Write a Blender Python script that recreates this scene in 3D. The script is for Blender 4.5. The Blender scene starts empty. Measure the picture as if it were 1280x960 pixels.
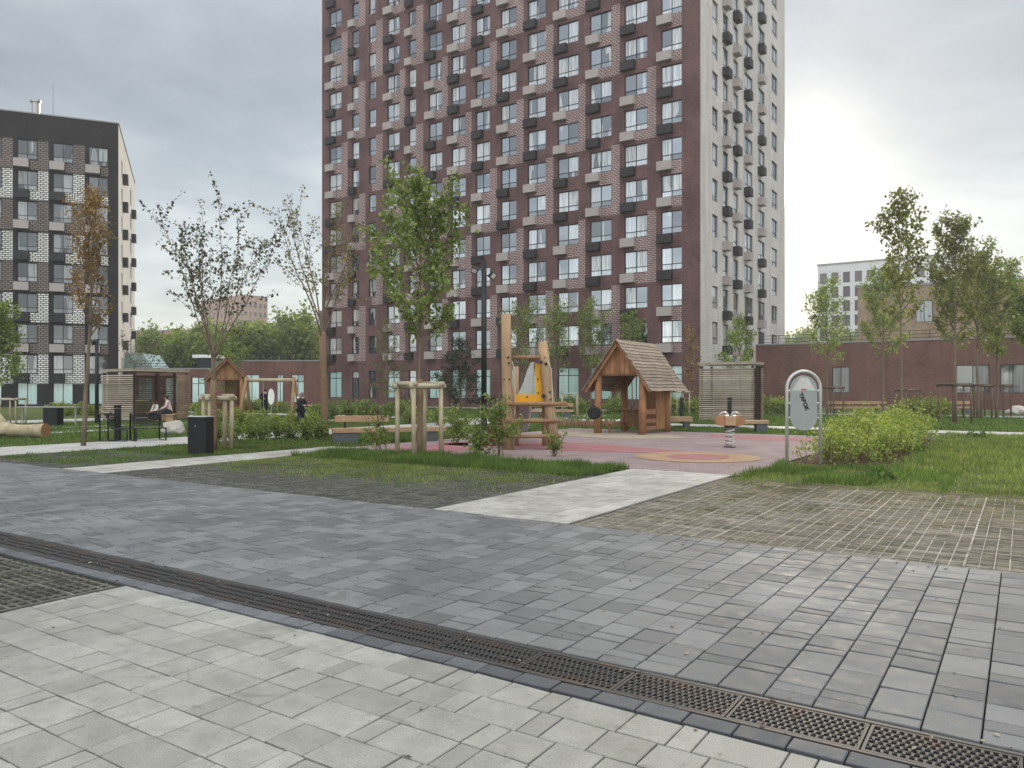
import bpy, bmesh, math, random
import numpy as np
from mathutils import Vector, Matrix, noise as mnoise
R = random.Random(7)
PI = math.pi
rad = math.radians
F = 967.0; HY = 487.0; EYE = 1.6
UX = Vector((-0.834, 0.552, 0)).normalized(); VX = Vector((UX.y, -UX.x, 0))
RZ = math.atan2(-UX.y, -UX.x)            # rotation whose local x = -u and local y = v
col = bpy.context.scene.collection

def G(px, py):                            # ground point seen at a pixel of the 1280x960 photograph
    Y = EYE * F / (py - HY); return ((px - 640) / F * Y, Y)
def AT(px, Y): return ((px - 640) / F * Y, Y)
def ZH(py, Y): return EYE + (HY - py) / F * Y
def L(a, b): return (a * UX.x + b * VX.x, a * UX.y + b * VX.y)
def LINV(X, Y): return (X * UX.x + Y * UX.y, X * VX.x + Y * VX.y)
ORD = ['first', 'second', 'third', 'fourth', 'fifth', 'sixth', 'seventh', 'eighth', 'ninth', 'tenth', 'eleventh', 'twelfth', 'thirteenth', 'fourteenth', 'fifteenth', 'sixteenth']

# ------------------------------------------------------------------ materials
def newmat(name):
    m = bpy.data.materials.new(name); m.use_nodes = True
    nt = m.node_tree; b = nt.nodes['Principled BSDF']; return m, nt, b
def N(nt, t, **kw):
    n = nt.nodes.new(t)
    for k, v in kw.items():
        if hasattr(n, k): setattr(n, k, v)
        else: n.inputs[k].default_value = v
    return n
def ramp(nt, stops, fac):
    r = nt.nodes.new('ShaderNodeValToRGB')
    el = r.color_ramp.elements
    while len(el) < len(stops): el.new(0.5)
    for e, (p, c) in zip(el, stops):
        e.position = p; e.color = (c[0], c[1], c[2], 1)
    nt.links.new(fac, r.inputs[0]); return r.outputs[0]
def noise(nt, vec, scale, detail=4, rough=0.6, dist=0.0):
    n = nt.nodes.new('ShaderNodeTexNoise'); n.inputs['Scale'].default_value = scale
    n.inputs['Detail'].default_value = detail; n.inputs['Roughness'].default_value = rough
    n.inputs['Distortion'].default_value = dist
    nt.links.new(vec, n.inputs['Vector']); return n.outputs[0]
def objco(nt, scale=(1, 1, 1)):
    t = nt.nodes.new('ShaderNodeTexCoord'); mp = nt.nodes.new('ShaderNodeMapping')
    mp.inputs['Scale'].default_value = scale
    nt.links.new(t.outputs['Object'], mp.inputs[0]); return mp.outputs[0]
def mix(nt, a, b, fac, mode='MIX'):
    m = nt.nodes.new('ShaderNodeMix'); m.data_type = 'RGBA'; m.blend_type = mode
    for s, v in ((m.inputs[6], a), (m.inputs[7], b), (m.inputs[0], fac)):
        if isinstance(v, (int, float)): s.default_value = v
        elif isinstance(v, tuple): s.default_value = (v[0], v[1], v[2], 1)
        else: nt.links.new(v, s)
    return m.outputs[2]
def mathn(nt, op, a, b=0.0, c=None):
    m = nt.nodes.new('ShaderNodeMath'); m.operation = op
    for i, v in enumerate((a, b) if c is None else (a, b, c)):
        if isinstance(v, (int, float)): m.inputs[i].default_value = v
        else: nt.links.new(v, m.inputs[i])
    return m.outputs[0]
def bump(nt, b, h, strength, dist=0.01):
    n = nt.nodes.new('ShaderNodeBump'); n.inputs['Strength'].default_value = strength; n.inputs['Distance'].default_value = dist
    nt.links.new(h, n.inputs['Height']); nt.links.new(n.outputs[0], b.inputs['Normal'])
def M(name, c1, c2=None, scale=6, rough=0.7, bmp=0.0, stretch=(1, 1, 1), metal=0.0, bd=0.01):
    m, nt, b = newmat(name); b.inputs['Roughness'].default_value = rough; b.inputs['Metallic'].default_value = metal; b.inputs['Specular IOR Level'].default_value = 0.5 if metal else 0.28
    co = objco(nt, stretch); n1 = noise(nt, co, scale, 6, 0.65)
    if c2 is None: c2 = tuple(x * 0.75 for x in c1)
    nt.links.new(ramp(nt, [(0.3, c2), (0.7, c1)], n1), b.inputs['Base Color'])
    if bmp: bump(nt, b, noise(nt, co, scale * 5, 4), bmp, bd)
    return m
def MI(name, stops, rough=0.6, trans=0.0, tcol=None, nscale=0, spec=0.3):       # colour per island (leaf, blade, plank)
    m, nt, b = newmat(name); b.inputs['Roughness'].default_value = rough; b.inputs['Specular IOR Level'].default_value = spec
    g = nt.nodes.new('ShaderNodeNewGeometry')
    c = ramp(nt, stops, g.outputs['Random Per Island'])
    if nscale:
        nn = noise(nt, objco(nt), nscale, 5)
        c = mix(nt, c, ramp(nt, [(0.3, (0.55, 0.55, 0.55)), (0.7, (1.25, 1.25, 1.25))], nn), 1.0, 'MULTIPLY')
    nt.links.new(c, b.inputs['Base Color'])
    if trans:
        t = nt.nodes.new('ShaderNodeBsdfTranslucent'); mx = nt.nodes.new('ShaderNodeMixShader'); mx.inputs[0].default_value = trans
        tc = mix(nt, c, tcol or (1.6, 1.7, 0.8), 1.0, 'MULTIPLY'); nt.links.new(tc, t.inputs[0])
        out = nt.nodes['Material Output']
        nt.links.new(b.outputs[0], mx.inputs[1]); nt.links.new(t.outputs[0], mx.inputs[2]); nt.links.new(mx.outputs[0], out.inputs[0])
    return m
def wood(name, c1, c2, along='z', rough=0.75, scale=5):
    m, nt, b = newmat(name); b.inputs['Roughness'].default_value = rough; b.inputs['Specular IOR Level'].default_value = 0.25
    st = {'x': (0.12, 1, 1), 'y': (1, 0.12, 1), 'z': (1, 1, 0.12)}[along]
    co = objco(nt, st); n1 = noise(nt, co, scale * 4, 6, 0.7, 0.6); n2 = noise(nt, objco(nt), 2.5, 3)
    c = ramp(nt, [(0.25, c2), (0.75, c1)], n1)
    g = nt.nodes.new('ShaderNodeNewGeometry')
    c = mix(nt, c, ramp(nt, [(0, (0.78, 0.78, 0.78)), (1, (1.2, 1.2, 1.2))], g.outputs['Random Per Island']), 1.0, 'MULTIPLY')
    c = mix(nt, c, ramp(nt, [(0.3, (0.8, 0.8, 0.82)), (0.7, (1.1, 1.1, 1.1))], n2), 1.0, 'MULTIPLY')
    nt.links.new(c, b.inputs['Base Color']); bump(nt, b, n1, 0.4, 0.006); return m
def brick(name, c1, c2, mortar, bw=0.25, rh=0.077, ms=0.012, rough=0.85, var=0.3):
    m, nt, b = newmat(name); b.inputs['Roughness'].default_value = rough; b.inputs['Specular IOR Level'].default_value = 0.25
    uv = nt.nodes.new('ShaderNodeUVMap'); uv.uv_map = 'UVMap'
    br = nt.nodes.new('ShaderNodeTexBrick'); br.inputs['Scale'].default_value = 1.0
    br.inputs['Color1'].default_value = (*c1, 1); br.inputs['Color2'].default_value = (*c2, 1); br.inputs['Mortar'].default_value = (*mortar, 1)
    br.inputs['Brick Width'].default_value = bw; br.inputs['Row Height'].default_value = rh; br.inputs['Mortar Size'].default_value = ms
    nt.links.new(uv.outputs[0], br.inputs['Vector'])
    n = noise(nt, uv.outputs[0], 0.35, 5, 0.7)
    n2 = noise(nt, uv.outputs[0], 9, 3, 0.7)
    mp = nt.nodes.new('ShaderNodeMapping'); mp.inputs['Scale'].default_value = (1.4, 0.09, 1); nt.links.new(uv.outputs[0], mp.inputs[0])
    st = noise(nt, mp.outputs[0], 1.0, 5, 0.65)
    c = mix(nt, br.outputs[0], ramp(nt, [(0.3, (1 - var,) * 3), (0.7, (1 + var * 0.6,) * 3)], n), 1.0, 'MULTIPLY')
    c = mix(nt, c, ramp(nt, [(0.3, (0.85,) * 3), (0.7, (1.12,) * 3)], n2), 1.0, 'MULTIPLY')
    c = mix(nt, c, ramp(nt, [(0.33, (0.8, 0.79, 0.78)), (0.55, (1.0,) * 3), (0.72, (1.1,) * 3)], st), 1.0, 'MULTIPLY')
    nt.links.new(c, b.inputs['Base Color']); bump(nt, b, br.outputs[1], -0.4, 0.01); return m
def glass(name, dark, light, refl=0.3, rough=0.02, curtain=0.5, tint=(0.9, 0.95, 1.0), fold_shade_min=0.35):
    m, nt, b = newmat(name)
    g = nt.nodes.new('ShaderNodeNewGeometry')
    co = objco(nt)
    fold_shade = noise(nt, objco(nt, (9, 9, 0.4)), 1.2, 2)
    lt = mix(nt, light, ramp(nt, [(0.35, (fold_shade_min,) * 3), (0.65, (1.1,) * 3)], fold_shade), 1.0, 'MULTIPLY')  # shade between curtain folds is put into the curtain colour
    big = noise(nt, objco(nt, (1, 1, 0.12)), 1.3, 1)
    dk = mix(nt, dark, lt, mathn(nt, 'GREATER_THAN', big, 0.6))
    oi = nt.nodes.new('ShaderNodeObjectInfo')
    rnd = mathn(nt, 'FRACT', mathn(nt, 'ADD', mathn(nt, 'MULTIPLY', g.outputs['Random Per Island'], 0.55), mathn(nt, 'MULTIPLY', oi.outputs['Random'], 7.3)))
    f = mathn(nt, 'GREATER_THAN', rnd, 1 - curtain)
    c = mix(nt, dk, lt, f)
    nt.links.new(c, b.inputs['Base Color']); b.inputs['Roughness'].default_value = 0.5; b.inputs['Specular IOR Level'].default_value = 0.2
    gl = nt.nodes.new('ShaderNodeBsdfGlossy'); gl.inputs['Color'].default_value = (*tint, 1); gl.inputs['Roughness'].default_value = rough
    mx = nt.nodes.new('ShaderNodeMixShader')
    lw = nt.nodes.new('ShaderNodeLayerWeight'); lw.inputs[0].default_value = 0.35
    rn2 = mathn(nt, 'FRACT', mathn(nt, 'MULTIPLY', rnd, 5.7))
    fac = mathn(nt, 'ADD', mathn(nt, 'MULTIPLY', lw.outputs[0], 0.45), mathn(nt, 'MULTIPLY_ADD', rn2, refl * 0.9, refl * 0.5))
    nt.links.new(fac, mx.inputs[0])
    out = nt.nodes['Material Output']; nt.links.new(b.outputs[0], mx.inputs[1]); nt.links.new(gl.outputs[0], mx.inputs[2]); nt.links.new(mx.outputs[0], out.inputs[0])
    return m

MT = {}
MT['wood_post'] = wood('warm_timber', (0.44, 0.30, 0.18), (0.26, 0.165, 0.095))
MT['wood_house'] = wood('orange_timber', (0.37, 0.195, 0.10), (0.20, 0.095, 0.045))
MT['wood_rung'] = wood('rung_timber', (0.33, 0.2, 0.11), (0.18, 0.1, 0.055), 'x')
MT['wood_pale'] = wood('pale_stake_timber', (0.44, 0.38, 0.26), (0.27, 0.215, 0.13))
MT['wood_pale_x'] = wood('pale_rail_timber', (0.46, 0.41, 0.30), (0.26, 0.215, 0.14), 'x')
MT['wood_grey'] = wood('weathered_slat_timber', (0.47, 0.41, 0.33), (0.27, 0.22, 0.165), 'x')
MT['wood_grey_shaded'] = wood('weathered_slat_timber_shaded', (0.30, 0.22, 0.15), (0.15, 0.105, 0.07), 'y')  # same slat timber, darkened to paint the shade inside the pavilions
MT['wood_bench'] = wood('bench_timber', (0.44, 0.30, 0.185), (0.27, 0.165, 0.09), 'x')
MT['wood_dark'] = wood('stained_stake_timber', (0.14, 0.10, 0.065), (0.07, 0.05, 0.035))
MT['shingle'] = wood('roof_plank_timber', (0.36, 0.29, 0.23), (0.19, 0.14, 0.105), 'y')
MT['bark'] = M('tree_bark', (0.19, 0.145, 0.105), (0.10, 0.075, 0.055), 14, 0.9, 0.6, (1, 1, 0.3))
MT['bark_wrap'] = M('burlap_wrapped_trunk', (0.22, 0.15, 0.09), (0.12, 0.08, 0.05), 18, 0.95, 0.5)
MT['black'] = M('black_powder_coat', (0.012, 0.013, 0.015), (0.008, 0.008, 0.009), 8, 0.45)
MT['blackpl'] = M('black_plastic', (0.012, 0.012, 0.014), (0.008, 0.008, 0.008), 8, 0.5)
MT['steel'] = M('galvanised_steel', (0.42, 0.42, 0.41), (0.3, 0.3, 0.3), 10, 0.38, 0.05, metal=0.7)
MT['steel_panel'] = M('grey_sign_sheet', (0.27, 0.285, 0.285), (0.235, 0.25, 0.25), 3, 0.5)
MT['steel_light'] = M('pale_grey_steel', (0.5, 0.5, 0.48), (0.38, 0.38, 0.37), 5, 0.45, metal=0.3)
MT['yellow'] = M('yellow_plastic', (0.72, 0.36, 0.02), (0.6, 0.29, 0.015), 3, 0.4)
MT['redpanel'] = M('dark_red_panel', (0.12, 0.03, 0.025), (0.07, 0.02, 0.018), 6, 0.6)
MT['post_brown'] = M('dark_brown_steel_post', (0.045, 0.022, 0.018), (0.03, 0.016, 0.013), 5, 0.6)
MT['concrete'] = M('cast_concrete', (0.27, 0.27, 0.265), (0.17, 0.17, 0.17), 5, 0.85, 0.2)
MT['concrete_dark'] = M('dark_concrete', (0.10, 0.105, 0.11), (0.07, 0.07, 0.075), 5, 0.85, 0.2)
MT['stone'] = M('pale_boulder_stone', (0.50, 0.47, 0.42), (0.27, 0.25, 0.22), 4, 0.9, 0.8, bd=0.03)
MT['log'] = M('debarked_log', (0.42, 0.36, 0.25), (0.22, 0.18, 0.11), 5, 0.85, 0.4, (1, 1, 1))
MT['logend'] = M('sawn_log_end', (0.33, 0.19, 0.09), (0.17, 0.085, 0.035), 9, 0.85, 0.3)
MT['rope'] = M('pale_rope', (0.5, 0.48, 0.42), None, 30, 0.9)
MT['chrome'] = M('polished_steel', (0.7, 0.7, 0.7), (0.6, 0.6, 0.6), 4, 0.18, metal=1.0)
MT['red'] = M('red_plastic', (0.45, 0.03, 0.03), None, 5, 0.5)
MT['white'] = M('white_paint', (0.75, 0.75, 0.73), (0.62, 0.62, 0.6), 5, 0.6)
MT['brick_red'] = brick('dark_red_brick', (0.165, 0.082, 0.08), (0.105, 0.052, 0.052), (0.10, 0.072, 0.07), var=0.38)
MT['brick_pattern'] = brick('pale_raised_brick_on_red', (0.47, 0.38, 0.365), (0.38, 0.30, 0.29), (0.085, 0.04, 0.04), 0.34, 0.15, 0.034, var=0.12)
MT['brick_pale'] = brick('pale_grey_brick', (0.58, 0.55, 0.52), (0.50, 0.475, 0.45), (0.34, 0.32, 0.305), 0.25, 0.15, 0.014, var=0.12)
MT['brick_podium'] = brick('red_podium_brick', (0.20, 0.088, 0.068), (0.135, 0.06, 0.048), (0.12, 0.08, 0.07), var=0.35)
MT['brick_black'] = brick('near_black_brick', (0.020, 0.018, 0.018), (0.013, 0.012, 0.012), (0.02, 0.018, 0.018))
MT['brick_bw'] = brick('white_raised_brick_on_black', (0.78, 0.78, 0.76), (0.7, 0.7, 0.68), (0.025, 0.023, 0.023), 0.44, 0.185, 0.04, var=0.05)
MT['brick_bg'] = brick('grey_raised_brick_on_black', (0.27, 0.225, 0.205), (0.21, 0.175, 0.16), (0.028, 0.025, 0.025), 0.44, 0.185, 0.045, var=0.05)
MT['plaster_white'] = brick('white_facing_brick', (0.72, 0.71, 0.69), (0.66, 0.65, 0.63), (0.5, 0.49, 0.48), 0.25, 0.15, 0.01, var=0.08)
MT['brick_yellow'] = brick('buff_brick', (0.36, 0.26, 0.17), (0.29, 0.21, 0.14), (0.25, 0.2, 0.15))
MT['brick_far'] = brick('far_beige_brick', (0.42, 0.29, 0.22), (0.36, 0.24, 0.18), (0.34, 0.25, 0.2), 0.6, 0.4, 0.02)
MT['brick_faro'] = brick('far_orange_brick', (0.36, 0.19, 0.13), (0.3, 0.15, 0.1), (0.28, 0.16, 0.12), 0.6, 0.4, 0.02)
MT['plaster_far'] = M('far_white_render', (0.60, 0.61, 0.62), (0.52, 0.53, 0.55), 0.5, 0.8)
MT['plaster_blue'] = M('far_blue_grey_panel', (0.42, 0.47, 0.52), (0.36, 0.4, 0.45), 0.3, 0.7)
MT['frame'] = M('dark_window_frame', (0.018, 0.022, 0.028), (0.013, 0.015, 0.018), 4, 0.4)
MT['glass_light'] = glass('tower_window_glass', (0.03, 0.033, 0.036), (0.48, 0.47, 0.45), 0.34, 0.02, 0.35, (0.86, 0.93, 1.0))
MT['glass_dark'] = glass('dark_window_glass', (0.014, 0.016, 0.018), (0.22, 0.23, 0.23), 0.075, 0.03, 0.18)
MT['glass_black'] = glass('unlit_window_glass', (0.035, 0.037, 0.04), (0.1, 0.1, 0.1), 0.10, 0.05, 0.15)
MT['glass_far'] = glass('far_window_glass', (0.05, 0.05, 0.055), (0.15, 0.15, 0.15), 0.06, 0.1, 0.2)
MT['glass_shop'] = glass('frosted_ground_floor_glass', (0.2, 0.32, 0.3), (0.34, 0.5, 0.47), 0.12, 0.15, 0.9, fold_shade_min=0.85)
MT['ac_light'] = M('light_grey_air_conditioner_basket', (0.36, 0.32, 0.305), (0.31, 0.275, 0.26), 2, 0.6)
MT['ac_dark'] = M('dark_grey_air_conditioner_basket', (0.032, 0.028, 0.028), (0.022, 0.02, 0.02), 2, 0.6)
MT['roof'] = M('roof_membrane', (0.12, 0.12, 0.12), (0.08, 0.08, 0.08), 1, 0.9)
MT['capping'] = M('metal_roof_capping', (0.25, 0.25, 0.26), (0.2, 0.2, 0.2), 1, 0.5)

def leafmat(name, a, b, c, trans=0.4, tcol=(1.7, 1.8, 0.7)):
    return MI(name, [(0.0, a), (0.45, b), (0.9, c)], 0.5, trans, tcol, nscale=1.3)
MT['leaf_green'] = leafmat('fresh_green_leaf', (0.105, 0.14, 0.045), (0.165, 0.21, 0.07), (0.27, 0.32, 0.12))
MT['leaf_lime'] = leafmat('lime_green_leaf', (0.13, 0.175, 0.05), (0.20, 0.25, 0.08), (0.30, 0.34, 0.13))
MT['leaf_warm'] = leafmat('backlit_olive_leaf', (0.10, 0.12, 0.04), (0.155, 0.17, 0.06), (0.24, 0.24, 0.10))
MT['leaf_olive'] = leafmat('small_dark_olive_leaf', (0.04, 0.045, 0.03), (0.065, 0.07, 0.04), (0.11, 0.105, 0.06), 0.25)
MT['leaf_orange'] = leafmat('orange_bronze_leaf', (0.15, 0.09, 0.035), (0.25, 0.16, 0.06), (0.34, 0.26, 0.11), 0.35, (1.5, 1.2, 0.7))
MT['leaf_bronze'] = leafmat('bronze_green_leaf', (0.10, 0.08, 0.04), (0.17, 0.14, 0.07), (0.22, 0.22, 0.10), 0.35)
MT['leaf_dark'] = leafmat('dark_needle', (0.012, 0.02, 0.01), (0.02, 0.035, 0.018), (0.04, 0.055, 0.03), 0.1)
MT['leaf_yellow'] = leafmat('yellow_green_shrub_leaf', (0.14, 0.185, 0.04), (0.215, 0.265, 0.065), (0.33, 0.36, 0.12))
MT['leaf_shrub'] = leafmat('mid_green_shrub_leaf', (0.11, 0.155, 0.04), (0.17, 0.225, 0.065), (0.26, 0.31, 0.11))
MT['grass'] = MI('grass_blade', [(0, (0.055, 0.10, 0.022)), (0.5, (0.09, 0.155, 0.033)), (0.85, (0.15, 0.22, 0.055)), (1.0, (0.22, 0.2, 0.09))], 0.6, 0.35, (1.5, 1.7, 0.7), nscale=0.9)
MT['grass_light'] = MI('light_grass_blade', [(0, (0.10, 0.14, 0.035)), (0.5, (0.17, 0.225, 0.055)), (0.85, (0.25, 0.30, 0.085)), (1.0, (0.36, 0.32, 0.16))], 0.6, 0.35, (1.5, 1.6, 0.7), nscale=0.9)
MT['twig'] = M('brown_twig', (0.11, 0.075, 0.045), (0.07, 0.045, 0.03), 20, 0.9)
MT['cloth_black'] = M('black_jacket_cloth', (0.015, 0.017, 0.022), (0.01, 0.01, 0.013), 12, 0.85)
MT['cloth_navy'] = M('dark_trouser_cloth', (0.018, 0.018, 0.03), (0.012, 0.012, 0.02), 12, 0.85)
MT['cloth_pink'] = M('pale_pink_top_cloth', (0.55, 0.42, 0.42), (0.42, 0.32, 0.32), 12, 0.85)
MT['cloth_white'] = M('white_top_cloth', (0.62, 0.6, 0.57), (0.5, 0.48, 0.46), 12, 0.85)
MT['skin'] = M('skin', (0.5, 0.3, 0.22), (0.44, 0.26, 0.19), 10, 0.55)
MT['hair'] = M('dark_brown_hair', (0.04, 0.025, 0.018), (0.025, 0.016, 0.012), 30, 0.7)
MT['hat'] = M('grey_knitted_hat', (0.16, 0.16, 0.165), (0.11, 0.11, 0.11), 30, 0.9)

def pavermat(name, lo, mid, hi, stain=(0.7, 0.7, 0.7), bstr=0.35):
    m, nt, b = newmat(name); b.inputs['Roughness'].default_value = 0.8; b.inputs['Specular IOR Level'].default_value = 0.35
    g = nt.nodes.new('ShaderNodeNewGeometry'); co = objco(nt)
    c = ramp(nt, [(0, lo), (0.5, mid), (1, hi)], g.outputs['Random Per Island'])
    n0 = noise(nt, co, 0.45, 5, 0.6); n1 = noise(nt, co, 7, 5, 0.7); n2 = noise(nt, co, 170, 2, 0.6)
    c = mix(nt, c, ramp(nt, [(0.32, stain), (0.6, (1.1, 1.1, 1.1))], n0), 1.0, 'MULTIPLY')
    c = mix(nt, c, ramp(nt, [(0.25, (0.78,) * 3), (0.75, (1.18,) * 3)], n1), 1.0, 'MULTIPLY')
    c = mix(nt, c, ramp(nt, [(0.3, (0.66,) * 3), (0.45, (1.0,) * 3), (0.7, (1.2,) * 3)], n2), 1.0, 'MULTIPLY')
    # pale dried splashes
    n3 = noise(nt, co, 1.7, 7, 0.75, 0.8)
    c = mix(nt, c, (0.42, 0.40, 0.37), mathn(nt, 'MULTIPLY', mathn(nt, 'GREATER_THAN', n3, 0.73), 0.35))
    nt.links.new(c, b.inputs['Base Color'])
    # damp darker marks and grime patches
    n4 = noise(nt, co, 3.1, 6, 0.7, 1.2)
    c = mix(nt, c, ramp(nt, [(0.30, (0.62, 0.60, 0.57)), (0.42, (1, 1, 1))], n4), 0.75, 'MULTIPLY')
    nt.links.new(c, b.inputs['Base Color'])
    rr = ramp(nt, [(0.3, (0.6,) * 3), (0.7, (0.9,) * 3)], n1); nt.links.new(rr, b.inputs['Roughness'])
    bump(nt, b, n2, bstr, 0.003); return m
MT['pav_dark'] = pavermat('dark_blue_grey_paver', (0.10, 0.103, 0.104), (0.128, 0.131, 0.132), (0.165, 0.168, 0.168), (0.8, 0.8, 0.8))
MT['pav_light'] = pavermat('light_grey_paver', (0.225, 0.22, 0.198), (0.262, 0.257, 0.234), (0.30, 0.293, 0.268), (0.83, 0.83, 0.82))
MT['pav_path'] = pavermat('pale_path_paver', (0.27, 0.255, 0.235), (0.32, 0.305, 0.28), (0.37, 0.355, 0.325), (0.8, 0.8, 0.78))
MT['pav_kerb'] = pavermat('dark_edge_paver', (0.07, 0.075, 0.083), (0.10, 0.105, 0.113), (0.13, 0.135, 0.143))
MT['joint'] = M('sandy_joint_and_shade', (0.022, 0.02, 0.018), (0.011, 0.01, 0.009), 12, 0.95)  # dark joints, also painted shade under the drain grates
MT['grid'] = MI('grass_grid_bar', [(0, (0.22, 0.20, 0.165)), (1, (0.36, 0.33, 0.28))], 0.85, nscale=5)
MT['griddark'] = MI('dark_grass_grid_bar', [(0, (0.10, 0.10, 0.09)), (1, (0.18, 0.175, 0.155))], 0.85, nscale=5)
def iron():
    m, nt, b = newmat('rusty_cast_iron'); co = objco(nt); n1 = noise(nt, co, 2.2, 5, 0.7)
    ge = nt.nodes.new('ShaderNodeTexCoord')
    nt.links.new(ramp(nt, [(0.45, (0.035, 0.034, 0.033)), (0.60, (0.045, 0.035, 0.03)), (0.70, (0.085, 0.038, 0.026))], n1), b.inputs['Base Color'])
    b.inputs['Roughness'].default_value = 0.62; b.inputs['Metallic'].default_value = 0.0
    bump(nt, b, noise(nt, co, 120, 3), 0.4, 0.002); return m
MT['iron'] = iron()
def soil(name, stops, scale=1.2):
    m, nt, b = newmat(name); b.inputs['Roughness'].default_value = 0.95; b.inputs['Specular IOR Level'].default_value = 0.1
    co = objco(nt); n1 = noise(nt, co, scale, 8, 0.72, 0.3); n2 = noise(nt, co, 45, 4, 0.7)
    c = mix(nt, ramp(nt, stops, n1), ramp(nt, [(0.3, (0.55,) * 3), (0.7, (1.35,) * 3)], n2), 1.0, 'MULTIPLY')
    nt.links.new(c, b.inputs['Base Color']); bump(nt, b, n2, 0.9, 0.03); return m
MT['soil'] = soil('bare_soil', [(0.3, (0.04, 0.038, 0.022)), (0.44, (0.085, 0.085, 0.042)), (0.54, (0.15, 0.125, 0.085)), (0.7, (0.24, 0.20, 0.145))], 1.9)
MT['soildark'] = soil('dark_mossy_soil', [(0.3, (0.035, 0.032, 0.026)), (0.5, (0.062, 0.058, 0.042)), (0.7, (0.085, 0.095, 0.045))])
MT['lawn'] = soil('lawn_ground', [(0.3, (0.05, 0.065, 0.022)), (0.5, (0.085, 0.11, 0.035)), (0.7, (0.14, 0.145, 0.06))], 0.7)
MT['mulch'] = soil('bark_mulch', [(0.3, (0.045, 0.028, 0.018)), (0.5, (0.09, 0.055, 0.035)), (0.7, (0.14, 0.1, 0.065))], 6)
MT['sand'] = soil('pale_sand', [(0.3, (0.30, 0.245, 0.18)), (0.5, (0.38, 0.32, 0.245)), (0.7, (0.45, 0.385, 0.30))], 2)
MT['rub_base'] = soil('mauve_rubber', [(0.3, (0.24, 0.185, 0.18)), (0.5, (0.30, 0.23, 0.225)), (0.7, (0.36, 0.285, 0.275))], 1.3)
MT['rub_red'] = soil('rose_rubber', [(0.3, (0.33, 0.15, 0.155)), (0.5, (0.37, 0.17, 0.175)), (0.7, (0.36, 0.22, 0.215))], 1.4)
MT['rub_yel'] = soil('ochre_rubber', [(0.3, (0.36, 0.24, 0.15)), (0.5, (0.40, 0.27, 0.17)), (0.7, (0.42, 0.30, 0.21))], 1.5)
MT['far_ground'] = M('far_ground', (0.12, 0.12, 0.09), (0.07, 0.085, 0.05), 0.05, 0.95)

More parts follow.
